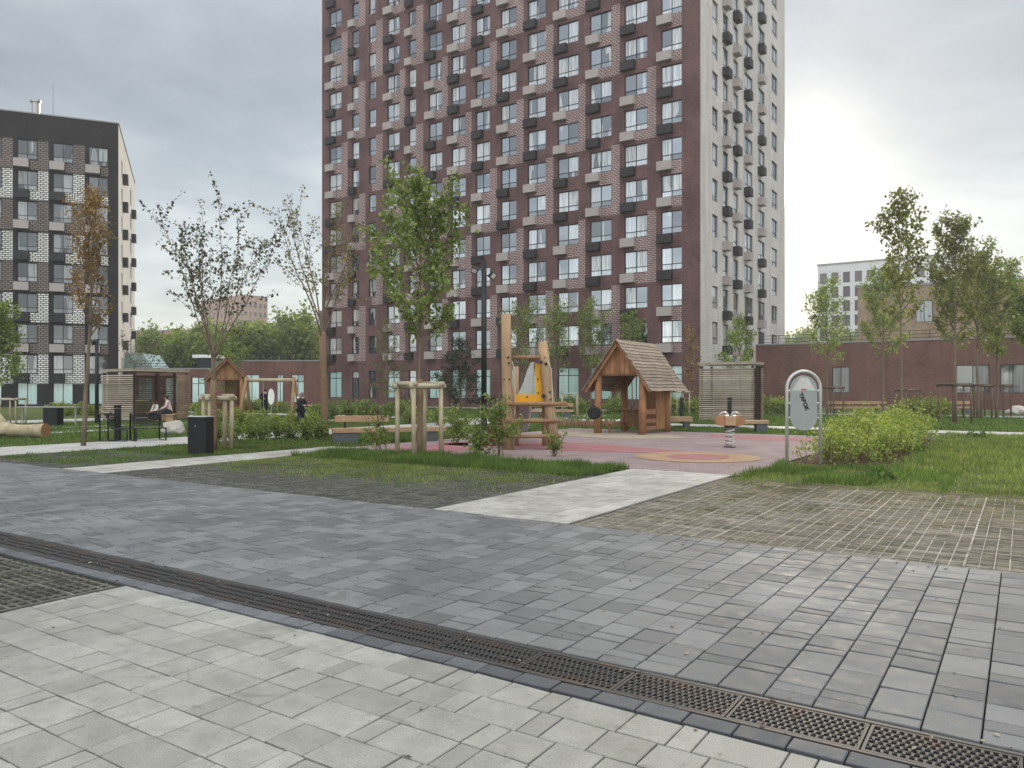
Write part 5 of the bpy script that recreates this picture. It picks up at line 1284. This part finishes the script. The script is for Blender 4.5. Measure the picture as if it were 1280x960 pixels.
tt = thing('oval_panel', 'white oval panel on a post behind the far swing', 'panel', (AT(339, 40)[0], 40), 0)
m = MB(); cz = (ZH(487, 40) + ZH(505, 40)) / 2; rx, rz_ = 4.0 / F * 40, (ZH(486, 40) - ZH(506, 40)) / 2
m.extr([(rx * math.cos(k * PI / 16), cz + rz_ * math.sin(k * PI / 16)) for k in range(32)], -.02, .02); m.build('plate', MT['white'], tt); m = MB(); m.tube([(0, .05, 0), (0, .05, cz + rz_)], .03, 6); m.build('post', MT['steel'], tt)

# ------------------------------------------------------------------ climbing ladder with slide
Yl = 20.3; pm = Yl / F
X = lambda px: (px - 634) * pm
t = thing('climbing_ladder', 'timber climbing ladder of two tall posts with yellow panel and steel slide mouth', 'climbing frame', (AT(634, Yl)[0], Yl), 0)
def bolts(parent, lst):
    m = MB()
    for (x, y, z, r) in lst: m.tube([(x, y, z), (x, y - .03, z)], r, 9)
    m.build('bolt_cap', MT['blackpl'], parent)
zt = ZH(393, Yl)
m = MB(); m.tube([(.04, 0, -.02), (.01, 0, 1.2), (-.02, 0, 2.4), (-.03, 0, zt)], [.15, .145, .135, .125], 16); p1 = m.build('post', MT['wood_post'], t, smooth=True)
bolts(p1, [(.03, -.14, ZH(447, Yl), .03), (.05, -.14, ZH(454, Yl), .03), (.06, -.14, ZH(474, Yl), .025), (-.08, -.12, ZH(474, Yl), .02), (.06, -.14, ZH(498, Yl), .025)])
zt2 = ZH(427, Yl)
m = MB(); m.tube([(X(693), 0, -.02), (X(688), 0, 1.0), (X(683), 0, 2.0), (X(678), 0, zt2)], [.15, .145, .135, .125], 16); p2 = m.build('post', MT['wood_post'], t, smooth=True)
bolts(p2, [(X(676), -.14, ZH(453, Yl), .045), (X(682), -.14, ZH(455, Yl), .04), (X(681), -.14, ZH(447, Yl), .02), (X(679), -.15, ZH(495, Yl), .055), (X(687), -.15, ZH(490, Yl), .025), (X(688), -.15, ZH(499, Yl), .025)])
for (xa, xb, py, r, y) in ((641, 679, 447, .05, -.03), (628, 708, 505, .055, -.17), (630, 700, 526, .055, -.17), (640, 701, 545, .055, -.17)):
    z = ZH(py, Yl); m = MB(); m.tube([(X(xa), y, z), (X(xb), y, z + .01)], r, 10); m.build('rung', MT['wood_rung'], t, smooth=True)
# ropes beside posts
for xs_ in ([(640, 452), (643, 462), (644, 500), (642, 560)], [(684, 452), (689, 462), (690, 500), (697, 565)]):
    m = MB(); m.tube([(X(a), -.15, ZH(b, Yl)) for a, b in xs_], .012, 6); m.build('rope', MT['rope'], t, smooth=True)
# platform and yellow panel
z5, z4 = ZH(504, Yl), ZH(493, Yl)
m = MB(); m.rbox(X(643), X(683), .12, .15, z5, z4, .006); m.extr([(X(669), z4 - .003), (X(676), z4 - .003), (X(676), ZH(455, Yl)), (X(669), ZH(453, Yl))], .12, .15); m.rbox(X(675), X(683), .13, 1.0, z5 + .003, ZH(458, Yl), .006); pn = m.build('yellow_panel', MT['yellow'], t)
bolts(pn, [(X(659), .12, ZH(496, Yl), .022), (X(672.5), .12, ZH(474, Yl), .022), (X(673), .12, ZH(491, Yl), .022)])
m = MB(); m.rbox(X(640), X(688), .16, 1.35, z5 - .08, z5 - .02, .008); m.build('platform', MT['wood_rung'], t)
# slide hood: swept steel sheet
m = MB(); ns = 14; prof = []
for j in range(ns + 1):
    f = j / ns; x = X(647) + (X(668) - X(647)) * f
    zz = z4 + (ZH(452, Yl) - z4) * (f ** 1.0 if f < .3 else (.12 + .88 * min(1, ((f - .25) / .55)) ** .75))
    prof.append((x, zz))
for dy in range(5):
    y0_, y1_ = .35 + dy * .25, .35 + (dy + 1) * .25
    s0, s1 = 1 - dy * .10, 1 - (dy + 1) * .10
    for j in range(ns):
        (xa, za), (xb, zb) = prof[j], prof[j + 1]
        A = lambda z, s: z4 - .25 * (1 - s) * 3 + (z - z4) * s
        m.face([(xa, y0_, A(za, s0)), (xb, y0_, A(zb, s0)), (xb, y1_, A(zb, s1)), (xa, y1_, A(za, s1))])
m.extr([(prof[0][0], z4 - .05)] + prof + [(prof[-1][0], z4 - .05)], .33, .352); m.build('slide_hood', MT['steel'], t)
m = MB(); sl_pts = []
for k in range(9):
    f = k / 8; y = 1.2 + 3.0 * f; z = z5 - .03 - (z5 - .3) * (f ** 1.15); 
    sl_pts.append((y, z))
for k in range(8):
    (ya, za), (yb, zb) = sl_pts[k], sl_pts[k + 1]
    for (xa, xb, oa, ob) in ((.12, .2, .22, .03), (.2, .62, .03, .03), (.62, .7, .03, .22)):
        m.face([(xa, ya, za + oa), (xb, ya, za + ob), (xb, yb, zb + ob), (xa, yb, zb + oa)])
m.build('slide_chute', MT['steel'], t)
m = MB()
for (x, y) in ((X(645), 1.28), (X(684), 1.28)): m.tube([(x, y, 0), (x, y, z5 + 1.0)], .09, 10)
m.build('rear_post', MT['wood_post'], t, smooth=True)
# dark red climbing ramp on the left behind the saplings
t = thing('climbing_ramp', 'dark red sloping play ramp with a steel box foot left of the ladder', 'play ramp', (AT(612, 21.6)[0], 21.6), 0)
pm2 = 21.6 / F; XX = lambda px: (px - 612) * pm2; ZZ = lambda py: ZH(py, 21.6)
m = MB(); m.extr([(XX(596), ZZ(562)), (XX(634), ZZ(562)), (XX(634), ZZ(508)), (XX(626), ZZ(508))], -.05, .75); m.build('ramp_panel', MT['redpanel'], t)
m = MB()
for k in range(5):
    f = (k + .5) / 5; m.rbox(XX(596 + 30 * f) - .05, XX(596 + 30 * f) + .03, -.07, .77, ZZ(562 - 54 * f), ZZ(562 - 54 * f) + .05, .008)
m.build('ramp_rung', MT['wood_dark'], t)
m = MB(); m.rbox(XX(586), XX(604), -.15, .35, 0.03, .36, .015); m.build('steel_box', MT['steel_light'], t)

# ------------------------------------------------------------------ spring rider
q = G(912, 560.5); Yr = q[1]; t = thing('spring_rider', 'timber spring rider with chrome handles on a coiled steel spring', 'spring rider', q, rad(-6)); pr = Yr / F
m = MB(); pts = []
turns = 4.6
for k in range(110):
    a = k / 109 * turns * 2 * PI; pts.append((.115 * math.cos(a), .115 * math.sin(a), .06 + .52 * k / 109))
m.tube(pts, .02, 7); m.build('spring', MT['steel_light'], t, smooth=True)
m = MB(); m.tube([(0, 0, .0), (0, 0, .06)], .16, 18); m.tube([(0, 0, .57), (0, 0, .61)], .14, 18); m.build('base_plate', MT['blackpl'], t)
for s in (-1, 1):
    m = MB(); n = 22; c = s * .2
    m.extr([(c + .2 * math.cos(2 * PI * k / n) * 1.0, .75 + .135 * math.sin(2 * PI * k / n)) for k in range(n)], -.14, .14); m.build('seat_block', MT['wood_house'], t)
m = MB(); m.rbox(-.14, .14, -.17, .17, .62, .88, .02); m.build('hub', MT['wood_bench'], t)
for s in (-1, 1):
    m = MB(); m.tube([(s * .15 + .13 * math.cos(k * PI / 8), -.02, .86 + .13 * math.sin(k * PI / 8)) for k in range(9)], .013, 7); m.build('handle', MT['chrome'], t, smooth=True)
    m = MB(); m.tube([(s * .06, -.15, .89), (s * .14, -.15, .89)], .03, 8); m.build('footrest', MT['chrome'], t)

# ------------------------------------------------------------------ oval sign
Ys = 16.05; pm3 = Ys / F; cx = 1004.5
t = thing('hoop_sign', 'grey rounded sign board hung in a tall steel hoop beside the hedge', 'sign', (AT(cx, Ys)[0], Ys), rad(4))
hwid = 21.5 * pm3; zc = ZH(485.5, Ys)
pts = [(-hwid - .0, 0, -.1), (-hwid, 0, zc)] + [(-hwid * math.cos(k * PI / 14), 0, zc + hwid * math.sin(k * PI / 14)) for k in range(1, 14)] + [(hwid, 0, zc), (hwid, 0, -.1)]
m = MB(); m.tube(pts, .034, 12); m.build('hoop_frame', MT['steel_light'], t, smooth=True)
rb = 17.3 * pm3; zb = ZH(522, Ys); 
out = [(-rb * math.cos(k * PI / 16), zc - .02 + rb * math.sin(k * PI / 16)) for k in range(17)] + [(rb * math.cos(k * PI / 16), zb - rb * .92 * math.sin(k * PI / 16)) for k in range(17)]
m = MB(); m.extr(out, -.012, .012); bd = m.build('board', MT['steel_panel'], t)
m = MB(); m.extr([(-rb * .9, zc - .045), (rb * .9, zc - .045), (rb * .28, zc + rb * .78), (-rb * .28, zc + rb * .78)], -.016, -.0125); m.build('top_plate', MT['steel_light'], bd)
m = MB(); m.rbox(-.06, .05, -.022, -.0165, zc - .035, zc - .012, .002); m.build('red_tag', MT['red'], bd)
m = MB()
for s in (-1, 1):
    for zz in (zc - .04, zc - .3, zb): m.box(min(s * rb, s * hwid), max(s * rb, s * hwid), -.006, .006, zz - .012, zz + .012)
m.build('clamp', MT['chrome'], t)
cu = bpy.data.curves.new('lettering', 'FONT'); cu.body = 'YABOK'; cu.size = .115; cu.extrude = .0; cu.align_x = 'CENTER'; cu.align_y = 'CENTER'; cu.offset = .006
to = bpy.data.objects.new('lettering_curve', cu); col.objects.link(to); bpy.context.view_layer.update()
me = bpy.data.meshes.new_from_object(to.evaluated_get(bpy.context.evaluated_depsgraph_get())); bpy.data.objects.remove(to)
lo = bpy.data.objects.new('lettering', me); col.objects.link(lo); me.materials.clear(); me.materials.append(MT['blackpl']); lo.parent = bd
lo.rotation_euler = (rad(90), rad(68), 0); lo.location = (-.0, -.0175, ZH(502, Ys))

# ------------------------------------------------------------------ people
def person(label, loc, rz, joints, parts):
    """joints: dict name -> (pos, radius); body and clothes grown from the same skeleton"""
    t = thing('person', label, 'person', loc, rz)
    def grow(edges, grown, mat, name, extra=None, root=None, sub=2):
        names = []
        for a, b in edges:
            for n_ in (a, b):
                if n_ not in names: names.append(n_)
        me = bpy.data.meshes.new(name); me.from_pydata([joints[n_][0] for n_ in names], [(names.index(a), names.index(b)) for a, b in edges], [])
        o = bpy.data.objects.new(name, me); col.objects.link(o)
        md = o.modifiers.new('Skin', 'SKIN'); md.use_smooth_shade = True
        for i, n_ in enumerate(names):
            r = joints[n_][1]; r = (r, r) if isinstance(r, (int, float)) else r
            me.skin_vertices[0].data[i].radius = (r[0] + grown, r[1] + grown)
            me.skin_vertices[0].data[i].use_root = (n_ == (root or names[0]))
        s = o.modifiers.new('Sub', 'SUBSURF'); s.levels = sub; s.render_levels = sub
        bpy.context.view_layer.update()
        m2_ = bpy.data.meshes.new_from_object(o.evaluated_get(bpy.context.evaluated_depsgraph_get())); bpy.data.objects.remove(o)
        mb = MB(); bm = bmesh.new(); bm.from_mesh(m2_); mb.addbm(bm)
        if extra: extra(mb)
        return mb.build(name, MT[mat], t, smooth=True)
    J = joints
    def hands(mb):
        for s in ('l', 'r'):
            w = Vector(J['wrist_' + s][0]); e = Vector(J['elbow_' + s][0]); d = (w - e).normalized(); side = d.cross(Vector((0, 0, 1))) 
            if side.length < .2: side = d.cross(Vector((0, 1, 0)))
            side.normalize(); nrm = d.cross(side)
            mb.tube([w, w + d * .04, w + d * .085], [.026, .036, .032], 10)
            for k, l in enumerate((.062, .072, .068, .052)):
                b = w + d * .08 + side * (-.027 + .018 * k); mb.tube([b, b + d * l * .5 + nrm * .006, b + d * l * .85 + nrm * .022], [.0095, .0085, .006], 6)
            b = w + d * .03 + side * -.035; mb.tube([b, b - side * .025 + d * .025, b - side * .03 + d * .055], [.011, .0095, .007], 6)
        h = Vector(J['head'][0]); f = Vector((0, -1, 0))
        mb.tube([h + f * .085 + Vector((0, 0, .015)), h + f * .118 + Vector((0, 0, -.02)), h + f * .09 + Vector((0, 0, -.03))], [.008, .015, .012], 6)
        for sx in (-1, 1): mb.tube([h + Vector((sx * .078, 0, -.03)), h + Vector((sx * .092, .01, 0)), h + Vector((sx * .08, .012, .03))], [.01, .017, .012], 6)
        mb.tube([h + f * .094 + Vector((-.028, 0, -.058)), h + f * .1 + Vector((0, 0, -.06)), h + f * .094 + Vector((.028, 0, -.058))], .006, 5)
    E = [('pelvis', 'waist'), ('waist', 'chest'), ('chest', 'neck'), ('neck', 'jaw'), ('jaw', 'head'), ('head', 'crown')]
    for s in ('l', 'r'):
        E += [('chest', 'shoulder_' + s), ('shoulder_' + s, 'elbow_' + s), ('elbow_' + s, 'wrist_' + s), ('pelvis', 'hip_' + s), ('hip_' + s, 'knee_' + s), ('knee_' + s, 'ankle_' + s), ('ankle_' + s, 'toe_' + s)]
    grow(E, 0, 'skin', 'body', hands, 'pelvis')
    for nm, mt, edges, gr in parts: grow(edges, gr, mt, nm)
    # eyes
    h = Vector(J['head'][0]); mb = MB()
    for sx in (-1, 1):
        bm = bmesh.new(); bmesh.ops.create_uvsphere(bm, u_segments=8, v_segments=6, radius=.012); mb.addbm(bm, 0, Matrix.Translation(h + Vector((sx * .032, -.088, .012))))
    mb.build('eyes', MT['hair'], t, smooth=True)
    return t
UPPER = [('waist', 'chest'), ('chest', 'shoulder_l'), ('chest', 'shoulder_r'), ('shoulder_l', 'elbow_l'), ('shoulder_r', 'elbow_r'), ('elbow_l', 'wrist_l'), ('elbow_r', 'wrist_r'), ('pelvis', 'waist')]
LEGS = [('pelvis', 'hip_l'), ('pelvis', 'hip_r'), ('hip_l', 'knee_l'), ('hip_r', 'knee_r'), ('knee_l', 'ankle_l'), ('knee_r', 'ankle_r')]
def standing(H=1.7, lean=0.0, arms='down'):
    k = H / 1.7; J = {}
    def P(n_, x, y, z, r): J[n_] = ((x * k, (y - lean * max(0, z - .9)) * k, z * k), (r[0] * k, r[1] * k) if isinstance(r, tuple) else r * k)
    P('pelvis', 0, 0, .93, (.13, .10)); P('waist', 0, 0, 1.08, (.125, .09)); P('chest', 0, 0, 1.32, (.15, .105)); P('neck', 0, -.01, 1.47, .052); P('jaw', 0, -.02, 1.53, .062); P('head', 0, -.02, 1.59, (.078, .092)); P('crown', 0, -.01, 1.66, (.06, .07))
    for s, q in (('l', 1), ('r', -1)):
        P('shoulder_' + s, q * .17, 0, 1.40, .056)
        if arms == 'down': P('elbow_' + s, q * .22, .03, 1.13, .042); P('wrist_' + s, q * .22, -.08, .9, .028)
        else: P('elbow_' + s, q * .21, -.04, 1.14, .042); P('wrist_' + s, q * .14, -.28, 1.14, .028)
        P('hip_' + s, q * .095, 0, .86, .085); P('knee_' + s, q * .10, -.03, .48, .06); P('ankle_' + s, q * .10, .02 * q, .09, .04); P('toe_' + s, q * .12, -.15, .035, .036)
    return J
def sitting(H=1.7, sh=.45, lean=0.15):
    k = H / 1.7; J = {}
    def P(n_, x, y, z, r): J[n_] = ((x * k, y * k, z * k + (sh - .45)), (r[0] * k, r[1] * k) if isinstance(r, tuple) else r * k)
    P('pelvis', 0, 0, .55, (.14, .11)); P('waist', 0, -.03, .72, (.125, .09)); P('chest', 0, -.08 - lean * .2, .95, (.15, .105)); P('neck', 0, -.12 - lean * .3, 1.1, .052); P('jaw', 0, -.14 - lean * .3, 1.15, .062); P('head', 0, -.15 - lean * .3, 1.22, (.078, .092)); P('crown', 0, -.14 - lean * .3, 1.29, (.06, .07))
    for s, q in (('l', 1), ('r', -1)):
        P('shoulder_' + s, q * .17, -.09 - lean * .2, 1.03, .056); P('elbow_' + s, q * .21, -.18, .78, .042); P('wrist_' + s, q * .10, -.40, .68, .028)
        P('hip_' + s, q * .10, -.06, .53, .09); P('knee_' + s, q * .11, -.48, .52, .062); P('ankle_' + s, q * .11, -.52, .1, .04); P('toe_' + s, q * .12, -.68, .04, .036)
    return J
def hairpart(joints, t, mat, kind='hair'):
    h = Vector(joints['head'][0]); m = MB(); bm = bmesh.new(); bmesh.ops.create_icosphere(bm, subdivisions=3, radius=1)
    for v in bm.verts:
        if v.co.y < -.35 and v.co.z < .25: v.co *= .86
    m.addbm(bm, 0, Matrix.Translation(h + Vector((0, .018, .032))) @ Matrix.Diagonal((.098, .112, .112, 1))); m.build(kind, MT[mat], t, smooth=True)
J = standing(1.45, .1, 'fwd'); q = AT(376, 31)
t = person('person in a dark jacket with a pale hood and grey hat standing behind the shrubs', q, rad(60), J, [('jacket', 'cloth_black', UPPER, .045), ('trousers', 'cloth_navy', LEGS, .025)]); hairpart(J, t, 'hat', 'hat')
m = MB(); nk = Vector(J['neck'][0]); m.tube([nk + Vector((.13 * math.cos(a), .07 + .09 * math.sin(a), .01 + .02 * math.sin(a))) for a in [PI * k / 8 for k in range(-1, 10)]], .04, 8); m.build('hood', MT['cloth_white'], t, smooth=True)
J = standing(1.62, .05, 'fwd'); q = AT(331, 44)
t = person('person in dark clothes with a pink scarf standing beside the far swing', q, rad(30), J, [('coat', 'cloth_black', UPPER, .04), ('trousers', 'cloth_navy', LEGS, .02)]); hairpart(J, t, 'hair')
m = MB(); nk = Vector(J['neck'][0]); m.tube([nk + Vector((.08 * math.cos(a), .08 * math.sin(a), -.01)) for a in [2 * PI * k / 10 for k in range(11)]], .035, 8); m.build('scarf', MT['cloth_pink'], t, smooth=True)
J = sitting(1.68, .45); q = AT(213, 37.5)
t = person('seated person in a pale pink top and dark trousers at the open pavilion', q, rad(-75), J, [('top', 'cloth_pink', UPPER, .025), ('trousers', 'cloth_navy', LEGS, .02)]); hairpart(J, t, 'hair')
J2 = sitting(1.3, .45); q2 = AT(196, 39.6)
t = person('small seated person in a white top inside the open pavilion', q2, rad(-20), J2, [('top', 'cloth_white', UPPER, .02), ('trousers', 'cloth_navy', LEGS, .02)]); hairpart(J2, t, 'hair')
for (qx, rz_, lab) in ((q, -75, 'low timber seat under the person in the pink top'), (q2, -20, 'low timber seat under the small person in white')):
    s = thing('timber_bench', lab, 'seat', qx, rad(rz_)); m = MB(); m.rbox(-.55, .55, -.16, .25, .36, .42, .01); m.build('seat', MT['wood_bench'], s)
    m = MB(); m.rbox(-.5, -.35, -.12, .2, 0, .359, .01); m.rbox(.35, .5, -.12, .2, 0, .359, .01); m.build('leg', MT['wood_bench'], s)

# ------------------------------------------------------------------ haze
m = MB(); m.box(-905, 905, -65, 1505, -1, 64)
vm = bpy.data.materials.new('pale_haze'); vm.use_nodes = True; vnt = vm.node_tree
for n_ in list(vnt.nodes): vnt.nodes.remove(n_)
vo = vnt.nodes.new('ShaderNodeOutputMaterial'); pv = vnt.nodes.new('ShaderNodeVolumePrincipled'); pv.inputs['Color'].default_value = (.93, .94, .96, 1); pv.inputs['Density'].default_value = .0008; pv.inputs['Anisotropy'].default_value = .35
vnt.links.new(pv.outputs[0], vo.inputs['Volume']); hz_o = m.build('haze', vm); hz_o['kind'] = 'stuff'
# ------------------------------------------------------------------ camera, light, sky
cam = bpy.data.cameras.new('camera'); co_ = bpy.data.objects.new('camera', cam); col.objects.link(co_)
co_.location = (0, 0, EYE); co_.rotation_euler = (rad(90), 0, 0); cam.sensor_width = 36; cam.lens = 36 * F / 1280; cam.shift_y = (HY - 480) / 1280
cam.clip_start = .05; cam.clip_end = 3000; bpy.context.scene.camera = co_
SUNPX, SUNPY = 991, 216
az = math.atan2(SUNPX - 640, F); el = math.atan2(HY - SUNPY, math.hypot(F, SUNPX - 640))
sd = Vector((math.sin(az) * math.cos(el), math.cos(az) * math.cos(el), math.sin(el)))
ld = bpy.data.lights.new('sun', 'SUN'); ld.energy = 2.6; ld.angle = rad(5); ld.color = (1.0, 0.87, 0.70)
lo_ = bpy.data.objects.new('sun', ld); col.objects.link(lo_); lo_.rotation_euler = (-sd).to_track_quat('-Z', 'Y').to_euler()
wd = bpy.data.worlds.new('World'); bpy.context.scene.world = wd; wd.use_nodes = True; nt = wd.node_tree
for n_ in list(nt.nodes): nt.nodes.remove(n_)
out = nt.nodes.new('ShaderNodeOutputWorld'); bg1 = nt.nodes.new('ShaderNodeBackground'); bg2 = nt.nodes.new('ShaderNodeBackground'); add = nt.nodes.new('ShaderNodeAddShader')
sky = nt.nodes.new('ShaderNodeTexSky'); sky.sky_type = 'NISHITA'; sky.sun_disc = False; sky.sun_elevation = el; sky.sun_rotation = az; sky.dust_density = 0.2; sky.air_density = 1.0
nt.links.new(sky.outputs[0], bg1.inputs[0]); bg1.inputs[1].default_value = 0.05
tc = nt.nodes.new('ShaderNodeTexCoord'); V = tc.outputs['Generated']
sep = nt.nodes.new('ShaderNodeSeparateXYZ'); nt.links.new(V, sep.inputs[0])
# project the direction on a cloud layer
zc_ = mathn(nt, 'MAXIMUM', sep.outputs[2], 0.0); den = mathn(nt, 'ADD', zc_, 0.16)
cmb = nt.nodes.new('ShaderNodeCombineXYZ'); nt.links.new(mathn(nt, 'DIVIDE', sep.outputs[0], den), cmb.inputs[0]); nt.links.new(mathn(nt, 'DIVIDE', sep.outputs[1], den), cmb.inputs[1])
cl = noise(nt, cmb.outputs[0], 0.9, 6, 0.55, 0.4); cl2 = noise(nt, cmb.outputs[0], 2.6, 5, 0.6, 0.3)
clc = ramp(nt, [(0.38, (0.23, 0.238, 0.246)), (0.47, (0.305, 0.313, 0.317)), (0.56, (0.40, 0.408, 0.405)), (0.66, (0.52, 0.52, 0.505))], mathn(nt, 'ADD', mathn(nt, 'MULTIPLY', cl, .7), mathn(nt, 'MULTIPLY', cl2, .3)))
# brighter band near the horizon, overcast zenith boosted further out of view to light the scene
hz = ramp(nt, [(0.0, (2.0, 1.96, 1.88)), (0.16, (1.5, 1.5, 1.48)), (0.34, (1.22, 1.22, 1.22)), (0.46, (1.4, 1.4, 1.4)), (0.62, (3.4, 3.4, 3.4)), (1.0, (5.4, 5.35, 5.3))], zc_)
# sky gain added behind the camera, out of view, to light the facades
back_gain = mathn(nt, 'MULTIPLY_ADD', mathn(nt, 'MAXIMUM', mathn(nt, 'MULTIPLY', sep.outputs[1], -1.0), 0.0), 2.6, 1.0)
sc3 = nt.nodes.new('ShaderNodeVectorMath'); sc3.operation = 'SCALE'; nt.links.new(hz, sc3.inputs[0]); nt.links.new(back_gain, sc3.inputs['Scale']); hz = sc3.outputs[0]
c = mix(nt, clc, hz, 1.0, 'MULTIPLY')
dot = nt.nodes.new('ShaderNodeVectorMath'); dot.operation = 'DOT_PRODUCT'; nt.links.new(V, dot.inputs[0]); dot.inputs[1].default_value = sd
dd = mathn(nt, 'MAXIMUM', dot.outputs['Value'], 0.0)
g1 = mathn(nt, 'MULTIPLY', mathn(nt, 'POWER', dd, 3000), 12.0); g2 = mathn(nt, 'MULTIPLY', mathn(nt, 'POWER', dd, 230), 0.50); g3 = mathn(nt, 'MULTIPLY', mathn(nt, 'POWER', dd, 22), 0.10)
gs = mathn(nt, 'ADD', g1, mathn(nt, 'ADD', g2, g3))
glow = mix(nt, (0, 0, 0), (1.0, 0.95, 0.84), gs)
gm = nt.nodes.new('ShaderNodeVectorMath'); gm.operation = 'SCALE'; gm.inputs[0].default_value = (1.0, 0.94, 0.80); nt.links.new(gs, gm.inputs['Scale'])
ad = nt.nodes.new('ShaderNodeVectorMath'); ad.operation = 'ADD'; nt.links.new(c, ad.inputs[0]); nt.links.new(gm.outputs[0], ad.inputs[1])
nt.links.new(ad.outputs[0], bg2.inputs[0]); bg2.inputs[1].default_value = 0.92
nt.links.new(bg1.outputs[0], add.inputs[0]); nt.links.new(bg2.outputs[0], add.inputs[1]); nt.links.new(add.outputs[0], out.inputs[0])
wd.cycles.sampling_method = 'MANUAL'; wd.cycles.sample_map_resolution = 512
sc = bpy.context.scene; vs = sc.view_settings; sc.display_settings.display_device = 'sRGB'
vs.view_transform = 'Standard'; vs.look = 'None'; vs.gamma = 1; vs.exposure = -0.08; vs.use_curve_mapping = False
sc.cycles.max_bounces = 6; sc.cycles.diffuse_bounces = 3; sc.cycles.glossy_bounces = 3; sc.cycles.transmission_bounces = 4; sc.cycles.caustics_reflective = False; sc.cycles.caustics_refractive = False
sc.cycles.use_denoising = True
